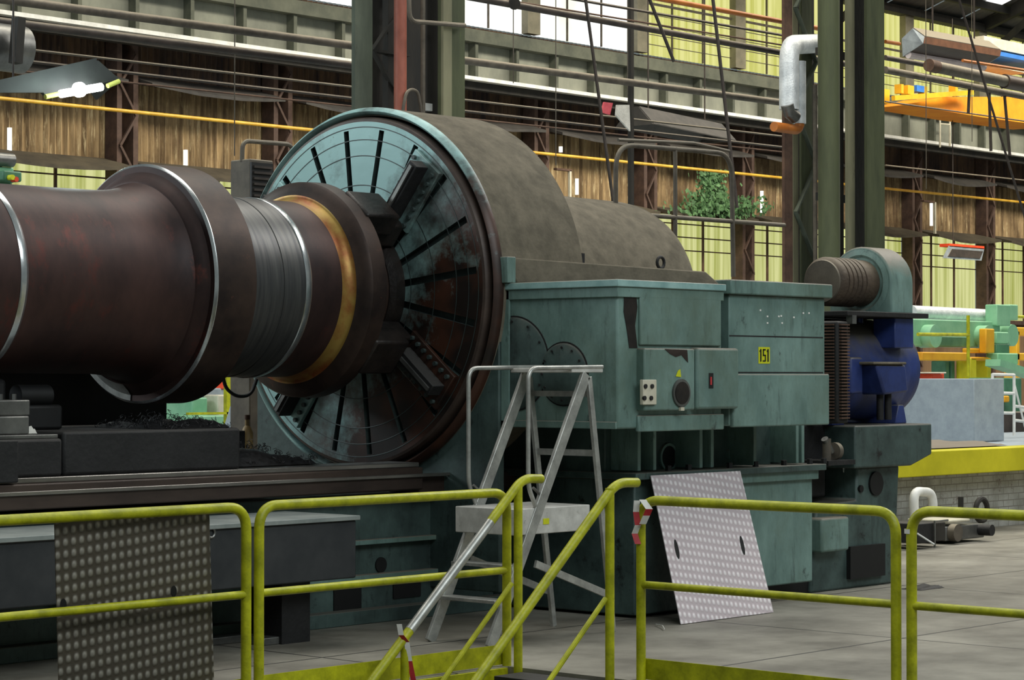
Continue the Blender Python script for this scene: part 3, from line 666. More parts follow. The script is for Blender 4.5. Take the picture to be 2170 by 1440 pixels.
ring('large_flange', [(10.03, .818), (10.36, .818), (10.38, .80), (10.385, .66), (10.42, .64)], 'roll_rim')
ring('turned_shaft', [(10.42, .64), (10.60, .64), (10.602, .634), (10.78, .634), (10.782, .638), (10.98, .638)], 'roll_turned')
ring('bright_ring', [(10.98, .64), (10.985, .645), (11.02, .645), (11.04, .636)], 'roll_bright')
ring('neck', [(11.04, .636), (11.33, .636)], 'roll_rust')
pf = [(11.33, .636)]
for k in range(1, 9): a = k/8*pi/2; pf.append((11.33+.09*sin(a), .636+.05*(1-cos(a))))
ring('heat_tinted_fillet', pf, 'roll_heat')
ring('small_flange', [(11.42, .686), (11.45, .73), (11.47, .77), (11.49, .785), (11.62, .79), (11.64, .77), (11.64, .45), (12.02, .45)], 'roll_rim')
print('roll')

# ---- lathe
lathe = thing('heavy_lathe', 'giant teal roll lathe with a slotted faceplate, headstock and long bed', 'lathe')
L_ = lathe
# faceplate: slotted face
FX, FR = 12.1, 1.31
m = MB(); sl = MB()
rad = [.30, .50, .70, .90, 1.08, 1.22]; NS = 20; hw = .026
def P3(x, r, a): return (x, AY+r*cos(a), AZ+r*sin(a))
for s in range(NS):
    a0 = 2*pi*s/NS+R(12); a1 = 2*pi*(s+1)/NS+R(12); SUB = 6
    for i in range(len(rad)-1):
        r0, r1 = rad[i], rad[i+1]
        def edge(r, a, sg): return a+sg*math.asin(hw/r)
        for k in range(SUB):
            A = [edge(r0, a0, 1)+(edge(r0, a1, -1)-edge(r0, a0, 1))*q/SUB for q in (k, k+1)]
            B = [edge(r1, a0, 1)+(edge(r1, a1, -1)-edge(r1, a0, 1))*q/SUB for q in (k, k+1)]
            m.add([P3(FX, r0, A[0]), P3(FX, r0, A[1]), P3(FX, r1, B[1]), P3(FX, r1, B[0])], [(0, 1, 2, 3)])
        e = [P3(FX, r0, edge(r0, a0, -1)), P3(FX, r0, edge(r0, a0, 1)), P3(FX, r1, edge(r1, a0, 1)), P3(FX, r1, edge(r1, a0, -1))]
        d = [(p[0]+.05, p[1], p[2]) for p in e]
        sl.add(d, [(0, 1, 2, 3)]); sl.add([e[0], d[0], d[3], e[3]], [(0, 1, 2, 3)]); sl.add([e[1], e[2], d[2], d[1]], [(0, 1, 2, 3)])
        if i == len(rad)-2: sl.add([e[2], e[3], d[3], d[2]], [(0, 1, 2, 3)])
m.rev([(FX, rad[-1]), (FX, FR-.035)], AY, AZ, 160)
m.rev([(FX+.004, .1), (FX+.004, .30)], AY, AZ, 80)
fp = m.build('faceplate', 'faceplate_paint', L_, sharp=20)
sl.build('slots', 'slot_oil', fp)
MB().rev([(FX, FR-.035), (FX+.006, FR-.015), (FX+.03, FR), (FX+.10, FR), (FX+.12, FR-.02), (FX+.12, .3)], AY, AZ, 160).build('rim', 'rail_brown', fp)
rl = MB()
for r in (.56, .80, 1.02, 1.14, 1.235): rl.rev([(FX-.0015, r-.0035), (FX-.0025, r), (FX-.0015, r+.0035)], AY, AZ, 140)
rl.build('turned_lines', 'slot_oil', fp)
# chuck jaws
for k, a in enumerate((R(129), R(219), R(309), R(39))):
    # radial frame
    u = Vector((0, cos(a), sin(a))); v = Vector((0, -sin(a), cos(a))); c = Vector((0, AY, AZ))
    def jb(r0, r1, w, x0, x1):
        m = MB(); P = []
        for x in (x0, x1):
            for (r, s) in ((r0, -w), (r1, -w), (r1, w), (r0, w)): P.append(c+u*r+v*s+Vector((x, 0, 0)))
        m.add(P, [(0, 1, 2, 3), (7, 6, 5, 4), (0, 4, 5, 1), (1, 5, 6, 2), (2, 6, 7, 3), (3, 7, 4, 0)]); return m
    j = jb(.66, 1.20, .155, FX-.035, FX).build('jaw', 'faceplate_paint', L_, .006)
    jb(.72, 1.17, .045, FX-.16, FX-.035).build('jaw_slide', 'blackish', j, .006)
    jb(.72, 1.15, .014, FX-.175, FX-.16).build('jaw_screw', 'steel', j)
    for s in (-.115, .115):
        for q_ in range(7): p = c+u*(.70+.075*q_)+v*s; cyl(p+Vector((FX-.06, 0, 0)), p+Vector((FX-.035, 0, 0)), .017, 8).build('jaw_bolt', 'slot_oil', j)
    jb(.62, .80, .15, FX-.50, FX-.16).build('jaw_grip', 'oily', j, .02)
    jb(.50, .70, .12, FX-.30, FX-.03).build('jaw_base', 'oily', j, .02)
MB().rev([(FX-.12, .001), (FX-.12, .46), (FX-.09, .5), (FX, .5)], AY, AZ, 64).build('chuck_hub', 'oily', L_)
# guard hood
GX0, GX1, GR = 12.16, 13.12, 1.385
gd = MB().rev([(GX0+.03, FR+.015), (GX0+.02, GR-.03), (GX0+.03, GR-.01), (GX0+.05, GR), (GX1-.03, GR), (GX1, GR-.03), (GX1, .2)], AY, AZ, 128).build('guard_hood', 'dusty', L_)
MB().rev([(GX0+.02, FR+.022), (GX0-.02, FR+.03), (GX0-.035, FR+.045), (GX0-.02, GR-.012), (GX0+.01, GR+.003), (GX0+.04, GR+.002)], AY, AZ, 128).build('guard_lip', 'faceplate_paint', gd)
# rear gear guard
pf = [(GX1-.05, .86), (15.0, .84)]
for k in range(1, 7): a = k/6*pi/2; pf.append((15.0+.35*sin(a), .84-.35*(1-cos(a))*.8))
pf.append((15.35, .1))
gg = MB().rev(pf, AY-.02, AZ, 80).build('gear_guard', 'dusty', L_)
MB().path([PY(1262, 470, 12.2), PY(1300, 540, 11.8)], .012, 6).build('guard_stay', 'pipe_grey', gg)
# body behind / under
BT, BB = 2.408, 1.3825
A0, A1, AYf = 12.25, 13.44, 10.06
hb = box((A0, AYf, BB), (A1, 12.2, BT)).build('headstock_box', 'teal', L_, .015)
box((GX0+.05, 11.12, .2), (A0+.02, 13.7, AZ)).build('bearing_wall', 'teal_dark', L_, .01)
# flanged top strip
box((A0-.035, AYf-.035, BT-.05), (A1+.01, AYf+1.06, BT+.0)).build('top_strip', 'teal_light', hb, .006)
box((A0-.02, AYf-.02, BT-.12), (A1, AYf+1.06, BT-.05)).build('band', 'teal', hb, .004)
# side frame strips on left face
fs_ = MB(); fs_.box((A0-.02, 11.04, BB), (A0, 11.12, BT)); fs_.box((A0-.02, AYf, BB), (A0, 11.12, BB+.05)); fs_.build('face_frame', 'teal', hb, .005)
# sloping dusty cover
box((12.18, 11.01, BT), (12.27, 11.3, 2.595)).build('pilaster', 'teal', L_, .006)
cv = MB(); C = [Vector(q) for q in ((12.27, 11.0, BT), (13.48, 10.10, BT), (13.48, 12.6, BT), (12.27, 12.6, BT), (12.22, 11.09, 2.595), (13.44, 10.20, 2.505), (13.44, 12.6, 2.55), (12.22, 12.6, 2.60))]
cv.add(C, [(0, 3, 2, 1), (4, 5, 6, 7), (0, 1, 5, 4), (1, 2, 6, 5), (2, 3, 7, 6), (3, 0, 4, 7)])
cvo = cv.build('sloping_cover', 'dusty', L_, .01, sharp=20)
p = PY(1400, 560, 10.7)
MB().path([(p.x, 10.7, 2.50), (p.x, 10.7, 2.55)], .018, 8).path(arc((p.x, 10.7, 2.59), .042, (1, 0, 0), (0, 0, 1), 0, 2*pi, 14)[:-1], .012, 8, True).build('lifting_eye', 'blackish', cvo)
for x in (1152, 1223):
    p = PY(x, 545, 11.3); box((p.x-.03, 11.25, 2.5), (p.x+.03, 11.33, p.z+.03)).build('lug', 'blackish', cvo)
# front panels of box A
def pyb(x0, y0, x1, y1, Y, d, back=0.01):
    a, b = PY(x0, y0, Y), PY(x1, y1, Y); xm = (x0+x1)/2; z1, z0 = PY(xm, y0, Y).z, PY(xm, y1, Y).z
    return box((a.x, Y-d, z0), (b.x, Y+back, z1))
pyb(1352, 630, 1524, 732, AYf, .02).build('upper_panel', 'teal', hb, .008)
sp = [PY(x, y, AYf) for x, y in ((1312, 601), (1352, 603), (1347, 622), (1350, 650), (1345, 690), (1350, 737), (1333, 737), (1328, 700), (1321, 660), (1322, 630), (1314, 612))]
MB().prism(sp, (0, -.004, 0)).build('oil_streak', 'oily', hb)
pyb(1348, 878, 1530, 912, AYf, .02).build('lower_band', 'teal', hb, .008)
cp = pyb(1349, 738, 1456, 869, AYf, .07).build('control_panel', 'teal', L_, .012)
YF = AYf-.07
sp = [PY(x, y, AYf-.071) for x, y in ((1408, 739), (1456, 741), (1458, 768), (1452, 762), (1444, 752), (1432, 756), (1420, 750))]
MB().prism(sp, (0, -.002, 0)).build('chipped_patch', 'rail_brown', cp)
sw = pyb(1358, 804, 1387, 857, YF, .02).build('socket_plate', 'cream', cp, .004)
mb = MB()
for (x, y) in ((1367, 818), (1381, 818), (1365, 843), (1379, 843)):
    p = PY(x, y, YF-.02); mb.path([(p.x, YF-.03, p.z), (p.x, YF-.015, p.z)], .016, 14)
mb.build('socket_holes', 'blackish', sw)
p = PY(1442, 832, YF)
cyl((p.x, YF-.015, p.z), (p.x, YF, p.z), .098, 32).build('gauge_ring', 'steel', cp)
cyl((p.x, YF-.02, p.z), (p.x, YF-.01, p.z), .078, 32).build('gauge_glass', 'oily', cp)
p = PY(1442, 866, YF); box((p.x-.02, YF-.02, p.z-.012), (p.x+.02, YF, p.z+.012)).build('gauge_tag', 'cream', cp)
p = PY(1437, 791, YF); MB().prism([(p.x-.03, YF-.002, p.z-.02), (p.x+.03, YF-.002, p.z-.025), (p.x+.02, YF-.002, p.z+.03), (p.x-.005, YF-.002, p.z+.02)], (0, -.002, 0)).build('sticker', 'sticker', cp)
dp = pyb(1460, 737, 1549, 866, AYf, .075).build('door_panel', 'teal', L_, .02)
pyb(1502, 790, 1511, 822, AYf-.075, .004).build('handle_plate', 'black', dp)
pyb(1505, 798, 1508, 815, AYf-.079, .003).build('handle', 'tape_red', dp)
# round covers on left face
def face_disc(x, y, r, X, th, nm, mt, par, ringm=None):
    p = PX(x, y, X); MB().rev([(X-th, .001), (X-th, r-.012), (X-th+.008, r), (X, r)], p.y, p.z, 48).build(nm, mt, par)
    b = MB()
    for k in range(12): a = 2*pi*k/12; b.path([(X-th-.008, p.y+(r-.03)*cos(a), p.z+(r-.03)*sin(a)), (X-th, p.y+(r-.03)*cos(a), p.z+(r-.03)*sin(a))], .009, 6)
    b.build('cover_bolts', 'blackish', par)
    MB().rev([(X-.004, r), (X-.004, r+.012), (X, r+.012)], p.y, p.z, 48).build('cover_seam', 'blackish', par)
face_disc(1195, 792, .215, A0, .02, 'round_cover', 'teal_dark', hb)
face_disc(1088, 770, .33, A0, .012, 'bearing_cover', 'teal_dark', hb)
# neck below boxes, with ribs and holes
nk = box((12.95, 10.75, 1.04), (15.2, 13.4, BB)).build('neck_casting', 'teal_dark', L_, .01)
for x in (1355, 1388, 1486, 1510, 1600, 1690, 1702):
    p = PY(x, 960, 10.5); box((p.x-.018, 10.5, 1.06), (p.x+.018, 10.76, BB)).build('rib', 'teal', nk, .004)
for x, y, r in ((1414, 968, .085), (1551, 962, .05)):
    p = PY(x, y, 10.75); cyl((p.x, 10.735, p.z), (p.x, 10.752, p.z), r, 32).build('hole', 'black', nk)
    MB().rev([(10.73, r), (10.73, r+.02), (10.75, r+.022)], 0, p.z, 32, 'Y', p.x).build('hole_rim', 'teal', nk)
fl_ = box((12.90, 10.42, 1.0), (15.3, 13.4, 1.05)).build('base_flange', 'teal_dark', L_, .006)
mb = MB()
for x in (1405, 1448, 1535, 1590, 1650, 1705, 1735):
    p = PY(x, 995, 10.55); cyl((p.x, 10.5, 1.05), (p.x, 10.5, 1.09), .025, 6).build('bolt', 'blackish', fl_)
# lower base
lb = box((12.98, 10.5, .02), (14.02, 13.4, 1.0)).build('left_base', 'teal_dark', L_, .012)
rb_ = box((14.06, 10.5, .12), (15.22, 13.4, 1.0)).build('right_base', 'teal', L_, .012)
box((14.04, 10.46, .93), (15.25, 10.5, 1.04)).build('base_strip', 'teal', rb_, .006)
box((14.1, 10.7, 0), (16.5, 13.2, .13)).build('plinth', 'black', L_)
# box B
bx = thing('gearbox_cabinet', 'teal gearbox cabinet carrying the yellow 151 sticker, next to the headstock', 'cabinet')
B0, B1 = 13.53, 14.75
body = box((B0, AYf, BB), (B1, 12.4, 2.34)).build('cabinet_body', 'teal', bx, .01)
box((B0-.03, AYf-.04, 2.34), (B1+.05, 12.45, 2.446)).build('lid', 'teal', bx, .01)
for y in (713, 789):
    pyb(1546, y-1.5, 1744, y+1.5, AYf, .001).build('seam', 'blackish', body)
pyb(1547, 792, 1751, 902, AYf, .03).build('lower_cover', 'teal', bx, .01)
st = pyb(1607, 735, 1631, 770, AYf, .002).build('number_sticker', 'sticker', bx)
mb = MB(); p0, p1 = PY(1607, 735, AYf), PY(1631, 770, AYf); w = p1.x-p0.x; h = PY(1619, 735, AYf).z-PY(1619, 770, AYf).z; zz = PY(1619, 770, AYf).z
def seg(u0, v0, u1, v1): mb.box((p0.x+u0*w, AYf-.0045, zz+v0*h), (p0.x+u1*w, AYf-.002, zz+v1*h))
seg(.14, .12, .24, .88); seg(.08, .72, .16, .8)
seg(.38, .80, .62, .88); seg(.38, .50, .46, .88); seg(.38, .46, .62, .54); seg(.55, .16, .63, .54); seg(.36, .12, .62, .2)
seg(.78, .12, .88, .88); seg(.72, .72, .8, .8)
mb.build('number_151', 'black', st)
mb = MB()
for (x, y) in ((1611, 657), (1626, 670), (1655, 669), (1650, 670), (1626, 684), (1657, 684), (1682, 672), (1702, 663), (1714, 663)):
    p = PY(x, y, AYf); mb.box((p.x-.008, AYf-.002, p.z-.006), (p.x+.01, AYf, p.z+.006))
mb.build('paint_chips', 'tape_white', body)
# feet right of base: stepped casting under the motor
mc = thing('motor_pedestal', 'grey-teal stepped pedestal under the blue motor', 'pedestal')
PB = 10.55
a = PY(1812, 903, PB); b = PY(1975, 903, PB); ztop = 1.34; 
zl = PY(1975, 962, PB).z; zb = PY(1930, 986, PB).z; xk = PY(1932, 985, PB).x
MB().prism([(a.x, PB, ztop), (b.x, PB, ztop), (b.x, PB, zl), (xk, PB, zb), (a.x, PB, zb)], (0, 1.4, 0)).build('head_block', 'teal_dark', mc, .015)
MB().prism([(PY(1842, 986, PB).x, PB+.12, zb), (xk, PB+.12, zb), (PY(1922, 1200, PB).x, PB+.12, 0), (PY(1745, 1230, PB).x, PB+.12, 0), (PY(1758, 1100, PB).x, PB+.12, .7), (PY(1842, 1080, PB).x, PB+.12, .72)], (0, 1.2, 0)).build('leg_block', 'teal_dark', mc, .02)
a = PY(1742, 1098, PB); b = PY(1800, 1165, PB); box((a.x, PB, b.z), (b.x, PB+.2, a.z)).build('side_pad', 'teal', mc, .02)
p = PY(1880, 1025, PB); cyl((p.x, PB+.1, p.z), (p.x, PB+.125, p.z), .1, 28).build('recess', 'black', mc)
p = PY(1848, 1036, PB); cyl((p.x, PB+.1, p.z), (p.x, PB+.125, p.z), .03, 16).build('recess', 'black', mc)
a = PY(1798, 1158, PB+.1); b = PY(1872, 1218, PB+.1); box((a.x, PB+.08, b.z), (b.x, PB+.12, a.z)).build('opening', 'black', mc)
box((PY(1758, 900, PB).x, PB+.3, .75), (PY(1815, 900, PB).x, PB+1.2, 1.35)).build('coupling_housing', 'blackish', mc, .02)
for x in (1789, 1802): p = PY(x, 985, PB+.25); cyl((p.x, PB+.25, p.z-.06), (p.x, PB+.25, p.z+.05), .01, 8).build('bright_pin', 'roll_bright', mc)
t = thing('valve', 'small dusty valve fitting on the dark ledge left of the motor pedestal', 'valve')
p = PY(1752, 950, 10.6); cyl((p.x, 10.6, p.z-.14), (p.x, 10.6, p.z+.08), .035, 12).build('valve_body', 'pipe_grey', t)
cyl((p.x-.03, 10.6, p.z+.08), (p.x+.06, 10.6, p.z-.03), .03, 12).build('outlet', 'steel', t); p = PY(1770, 955, 10.6); MB().rev([(p.x-.03, .001), (p.x-.03, .07), (p.x+.02, .07), (p.x+.02, .001)], 10.6, p.z, 20).build('handwheel', 'pipe_grey', t)
box((PY(1738, 980, 10.6).x, 10.52, PY(1750, 985, 10.6).z), (PY(1795, 980, 10.6).x, 11.2, PY(1750, 975, 10.6).z)).build('bracket', 'blackish', t)

# ---- blue motor
mo = thing('electric_motor', 'big blue electric motor with lifting eyes beside the gearbox cabinet', 'motor')
MY, MZ, MR = 11.12, 1.80, .43
bd = MB().rev([(15.78, .001), (15.78, MR-.02), (15.8, MR), (16.95, MR), (17.0, MR-.01), (17.05, MR), (17.15, MR-.02), (17.22, MR-.1), (17.25, .001)], MY, MZ, 64).build('motor_body', 'motor_blue', mo)
gp = box((15.62, 10.53, 1.36), (15.78, 11.7, 2.19)).build('end_shield', 'blackish', mo, .02)
mb = MB()
for k in range(30): z = 1.40+k*.026; mb.box((15.64, 10.505, z), (15.76, 10.53, z+.012)); mb.box((15.605, 10.56, z), (15.62, 10.75, z+.012))
mb.build('grille_slats', 'rust_brown', gp)
for x in (15.95, 16.62):
    cyl((x, 10.98, MZ+.38), (x, 10.98, MZ+.44), .03, 10).build('eye_foot', 'motor_blue', mo)
    MB().path(arc((x, 10.98, MZ+.44), .075, (1, 0, 0), (0, 0, 1), -.3, pi+.3, 14), .022, 10).build('lifting_eye', 'motor_brown', mo)
box((15.98, 10.64, 1.60), (16.16, 10.78, 1.90)).build('name_cover', 'motor_blue', mo, .02)
tb = MB().prism([(16.17, 10.52, 1.84), (16.62, 10.52, 1.84), (16.66, 10.52, 1.61), (16.30, 10.52, 1.59)], (0, .25, 0)).build('terminal_box', 'motor_blue', mo, .02)
box((16.10, 10.50, 1.84), (16.60, 10.78, 1.862)).build('box_lid', 'dusty', tb, .008)
for x in (16.38, 16.5): cyl((x, 10.62, 1.38), (x, 10.62, 1.62), .03, 12).build('cable_gland', 'blackish', tb)
for x in (15.95, 16.9): MB().prism([(x-.08, 10.75, 1.34), (x+.1, 10.75, 1.34), (x+.05, 10.75, 1.5), (x-.03, 10.75, 1.5)], (0, .7, 0)).build('foot', 'motor_blue', mo, .01)

# ---- blower on top of the motor
bl = thing('blower', 'green scroll blower with a dark ribbed motor standing on the blue motor', 'blower')
HZ, HY_ = 2.53, 10.92
pr_ = [(15.98, .001), (15.98, .18), (16.0, .2)]
x = 16.02
while x < 16.40: pr_ += [(x, .205), (x+.045, .205), (x+.05, .192), (x+.06, .192)]; x += .065
pr_ += [(16.6, .2)]
MB().rev(pr_, HY_, HZ, 40).build('ribbed_motor', 'motor_brown', bl)
MB().rev([(15.965, .001), (15.965, .175), (15.98, .18)], HY_, HZ, 40).build('fan_cover', 'pipe_grey', bl)
# scroll: outline in YZ extruded along X
pts = []
SR = .31
for k in range(0, 21):
    a = pi*(k/20)*1.0
    pts.append((16.85, HY_+SR*cos(a), HZ+SR*sin(a)))
pts += [(16.85, HY_+SR, 2.27), ][::1]
pts = [(16.54, HY_-SR, 2.27)]+[(16.54, HY_-SR*cos(pi*k/20), HZ+SR*sin(pi*k/20)) for k in range(21)]+[(16.54, HY_+SR, 2.27)]
MB().prism(pts, (.34, 0, 0)).build('scroll_housing', 'teal', bl, .015)
MB().rev([(16.538, .22), (16.525, .24), (16.538, .285)], HY_, HZ, 40).build('inlet_ring', 'teal', bl)
box((15.75, 10.52, 2.235), (16.98, 11.3, 2.275)).build('support_plate', 'blackish', bl, .005)
box((16.58, 10.6, 1.98), (16.87, 10.82, 2.235)).build('duct', 'motor_blue', bl, .01)
MB().bar((15.85, 10.55, 2.17), (15.85, 10.55, 2.24), .06, .06).build('spacer', 'steel', bl)

# ---- bed
bed = L_
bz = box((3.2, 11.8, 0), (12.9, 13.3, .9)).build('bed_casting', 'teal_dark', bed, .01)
b2 = MB(); b2.box((3.2, 11.62, .93), (11.95, 11.98, 1.09)); b2.build('front_way', 'rail_brown', bed, .01)
box((3.2, 11.66, 1.09), (11.95, 11.96, 1.125)).build('guide_rail', 'rail_steel', bed, .006)
box((3.2, 11.60, 1.02), (12.4, 11.64, 1.045)).build('wiper_strip', 'rail_steel', bed, .004)
box((11.95, 11.66, .9), (12.98, 11.98, 1.03)).build('way_end', 'rail_brown', bed, .01)
box((3.2, 11.68, .0), (12.95, 11.8, .1)).build('foot_strip', 'teal_dark', bz, .006)
box((3.2, 12.95, .93), (11.95, 13.3, 1.12)).build('rear_way', 'rail_brown', bed, .01)
# bed face openings and steps
mb = MB()
for x0, y0, x1, y1 in ((706, 1224, 764, 1290), (832, 1210, 890, 1262), (410, 1245, 448, 1320), (1000, 1215, 1040, 1240)):
    a, b = PY(x0, y0, 11.8), PY(x1, y1, 11.8); box((a.x, 11.79, min(b.z, a.z)), (b.x, 11.81, max(a.z, b.z))).build('opening', 'black', bz)
p = PY(806, 1196, 11.8); cyl((p.x, 11.788, p.z), (p.x, 11.81, p.z), .055, 20).build('opening', 'black', bz)
box((8.8, 11.74, .55), (12.9, 11.8, .585)).build('ledge', 'teal', bz, .004)
box((8.8, 11.72, .30), (12.9, 11.8, .34)).build('ledge', 'teal', bz, .004)
# cable trough along the bed
tr = thing('chip_trough', 'long grey-topped dark metal trough lying along the front of the bed', 'trough')
box((3.4, 10.95, .42), (10.63, 11.6, .80)).build('trough_body', 'trough_paint', tr, .01)
box((3.4, 10.93, .80), (10.65, 11.66, .83)).build('trough_lid', 'lid_grey', tr, .004)
for xx in (5.2, 7.0, 10.2): box((xx, 11.2, 0), (xx+.25, 11.5, .4)).build('support', 'blackish', tr)
p = PY(445, 1128, 10.95); MB().path(arc((p.x, 10.94, p.z), .03, (1, 0, 0), (0, 0, 1), 0, 2*pi, 12)[:-1], .008, 6, True).build('ring', 'steel', tr)
for x0, x1, lb_ in ((448, 560, 'grey foot plate lying under the trough, left of the railing posts'), (560, 610, 'short grey foot plate lying under the trough, right of the railing posts')):
    a, b = PZ(x0, 1368, .0), PZ(x1, 1358, .0); solo('foot_plate', box((a.x, a.y, 0), (b.x+.02, a.y+.14, .05)), 'steel', lb_, 'plate', bevel=.006)

# ---- saddle, rest, chips
sd = thing('steady_rest', 'black oily rest block on the bed under the big flange', 'steady rest')
box((8.84, 11.72, 1.125), (10.30, 13.2, 1.40)).build('rest_base', 'blackish', sd, .02)
box((8.86, 12.2, 1.40), (9.2, 13.05, 1.56)).build('rest_housing', 'black', sd, .02)
for y in (12.3, 12.85): cyl((8.9, y, 1.62), (9.15, y, 1.62), .07, 24).build('support_roller', 'black', sd)
cr = thing('tool_carriage', 'dark tool carriage on the bed at the left edge under the roll', 'carriage')
box((6.4, 11.7, 1.125), (8.82, 13.2, 1.36)).build('carriage_base', 'blackish', cr, .02)
box((7.0, 11.72, 1.36), (8.8, 12.1, 1.385)).build('slide_plate', 'steel', cr, .005)
box((6.6, 12.25, 1.36), (8.8, 13.2, 1.73)).build('carriage_housing', 'black', cr, .03)
p = PY(6, 950, 11.68); box((p.x-.6, 11.6, 1.1), (p.x+.06, 11.72, 1.36)).build('apron', 'blackish', cr, .01)
th = thing('tool_post', 'grey steel tool post with bolts on the carriage at the left edge', 'tool post')
p = PY(14, 850, 11.9); box((p.x-.25, 11.8, 1.386), (p.x+.1, 12.05, 1.50)).build('post_block', 'steel', th, .01)
box((p.x-.2, 11.82, 1.5), (p.x+.12, 12.0, 1.60)).build('tool_holder', 'steel', th, .01)
for k in range(3): cyl((p.x-.15+.1*k, 11.9, 1.6), (p.x-.15+.1*k, 11.9, 1.635), .018, 6).build('bolt', 'steel', th)
# rag
def blob(c, sx, sy, sz, seed, n=14, top=True):
    rnd = random.Random(seed); m = MB(); vs = []; fs = []
    for i in range(n+1):
        for j in range(n+1):
            u, v = i/n*2-1, j/n*2-1; e = max(0, 1-max(abs(u), abs(v))**3)
            z = sz*e*(.7+.3*sin(3*u+seed)+.25*sin(5*v+seed*2))+rnd.uniform(-.04, .04)*sz*(e > 0)
            vs.append((c[0]+u*sx, c[1]+v*sy, c[2]+max(.002, z)))
    for i in range(n):
        for j in range(n): a = i*(n+1)+j; fs.append((a, a+n+1, a+n+2, a+1))
    base = len(vs); vs += [(c[0]-sx, c[1]-sy, c[2]), (c[0]+sx, c[1]-sy, c[2]), (c[0]+sx, c[1]+sy, c[2]), (c[0]-sx, c[1]+sy, c[2])]; fs.append((base, base+3, base+2, base+1))
    return m.add(vs, fs)
p = PY(45, 915, 11.85)
solo('rag', blob((p.x, 11.92, 1.387), .12, .08, .12, 3), 'rag', 'crumpled off-white rag on the carriage at the left edge', 'rag')
solo('paper_sheet', MB().prism([tuple(PY(-10, 900, 11.85)), tuple(PY(2, 903, 11.85)), tuple(PY(8, 917, 11.85)), tuple(PY(-10, 917, 11.85))], (0, .05, 0)), 'tape_white', 'white paper scrap beside the rag at the left edge', 'paper')
# chips (turnings)
def chips(cx, cy, cz, sx, sy, h, n, seed):
    rnd = random.Random(seed); m = blob((cx, cy, cz), sx, sy, h, seed, 16)
    for i in range(n):
        u, v = rnd.uniform(-1, 1), rnd.uniform(-1, 1); e = max(0, 1-max(abs(u), abs(v))**3)
        c = Vector((cx+u*sx, cy+v*sy, cz+h*e*rnd.uniform(.4, 1.1)+.01)); r = rnd.uniform(.008, .022)
        a = Vector((rnd.uniform(-1, 1), rnd.uniform(-1, 1), rnd.uniform(-.6, .6))).normalized(); b = a.orthogonal().normalized(); d = a.cross(b)
        m.path([c+a*(.012*k*.5)+b*(r*cos(k*1.4))+d*(r*sin(k*1.4)) for k in range(8)], .0022, 3)
    return m
solo('metal_chips', chips(9.95, 12.1, 1.40, .33, .34, .07, 150, 5), 'chips', 'heap of dark metal turnings on the rest block', 'metal chips', kind='stuff')
solo('metal_chips', chips(10.75, 12.35, 1.13, .42, .5, .13, 170, 9), 'chips', 'heap of dark metal turnings on the bed left of the faceplate', 'metal chips', kind='stuff')
box((6.2, 13.22, 1.12), (10.9, 13.26, 1.765)).build('splash_guard', 'black', L_)
box((10.9, 13.22, 1.12), (11.4, 13.26, 1.36)).build('splash_guard', 'blackish', L_)
# hose under roll
hp = [PY(472, 795, 13.2), PY(478, 822, 13.2), PY(500, 840, 13.2), PY(532, 838, 13.2), PY(545, 800, 13.2)]
solo('coolant_hose', tube(fillet(hp, .1), .014, 8), 'black', 'black coolant hose looping under the roll before the faceplate', 'hose')
# crate and bottle on rear way
t = thing('oil_bottle', 'tan narrow-necked bottle standing by the foot of the faceplate', 'bottle')
p = PY(537, 970, 12.98); bx0, by0 = p.x, 13.05
MB().rev([(1.122, .001), (1.122, .042), (1.14, .045), (1.32, .045), (1.36, .03), (1.375, .018), (1.42, .018)], by0, 0, 24, 'Z', bx0).build('bottle_body', 'tan_bottle', t)
MB().rev([(1.42, .021), (1.455, .021), (1.456, .001)], by0, 0, 16, 'Z', bx0).build('cap', 'rust_brown', t)
t = thing('oil_can', 'small dark can left of the tan bottle', 'can')
p = PY(505, 960, 13.0); box((p.x-.07, 13.0, 1.122), (p.x+.07, 13.14, 1.34)).build('can_body', 'blackish', t, .008)
box((p.x-.085, 12.995, 1.20), (p.x-.06, 13.0, 1.34)).build('can_label', 'steel', t)
print('lathe ok')

# ================================================================== HOOPED HANDRAIL ON HEADSTOCK
t = thing('platform_railing', 'grey tube railing with a hooped top, standing on the headstock roof', 'railing')
RY = 12.2
def rp_(x, y): return PY(x, y, RY)
zb_ = 2.62
tl, tr_ = rp_(1302, 300), rp_(1550, 325)
pl_, pr2 = rp_(1304, 560), rp_(1554, 600)
tube(fillet([(pl_.x, RY, zb_), (tl.x+.02, RY, tl.z-.02), (tr_.x, RY, tr_.z), (pr2.x, RY, zb_)], .22, 8), .021, 12).build('hoop', 'pipe_grey', t)
x_ = rp_(1431, 400).x; tube([(x_, RY, zb_), (x_, RY, rp_(1431, 312).z)], .018, 10).build('post', 'pipe_grey', t)
tube([rp_(1302, 451), rp_(1662, 477)], .02, 10).build('mid_rail', 'pipe_grey', t)
tube([rp_(1310, 296), rp_(1470, 303), rp_(1545, 320)], .014, 8).build('upper_rail', 'pipe_grey', t)
cb = thing('control_cabinet', 'small grey cabinet with dark louvres behind the upper left of the faceplate', 'cabinet')
a = PX(487, 330, 13.0); b = PX(529, 415, 13.0); CYc = 15.2
a = PY(487, 332, CYc); b = PY(561, 332, CYc); m_ = PY(530, 332, CYc)
a.x = m_.x
box((a.x, CYc, 0), (b.x+.1, CYc+.26, a.z)).build('cabinet_body', 'pipe_grey', cb, .01)
c0 = (m_.x, CYc-.02, a.z-.05); box((m_.x, CYc-.02, a.z-.9), (b.x+.08, CYc, a.z-.03)).build('louvre_panel', 'black', cb)
mb = MB()
for k in range(16): mb.box((m_.x+.02, CYc-.035, a.z-.08-k*.05), (b.x+.06, CYc-.02, a.z-.06-k*.05))
mb.build('louvre_slats', 'pipe_dark', cb)
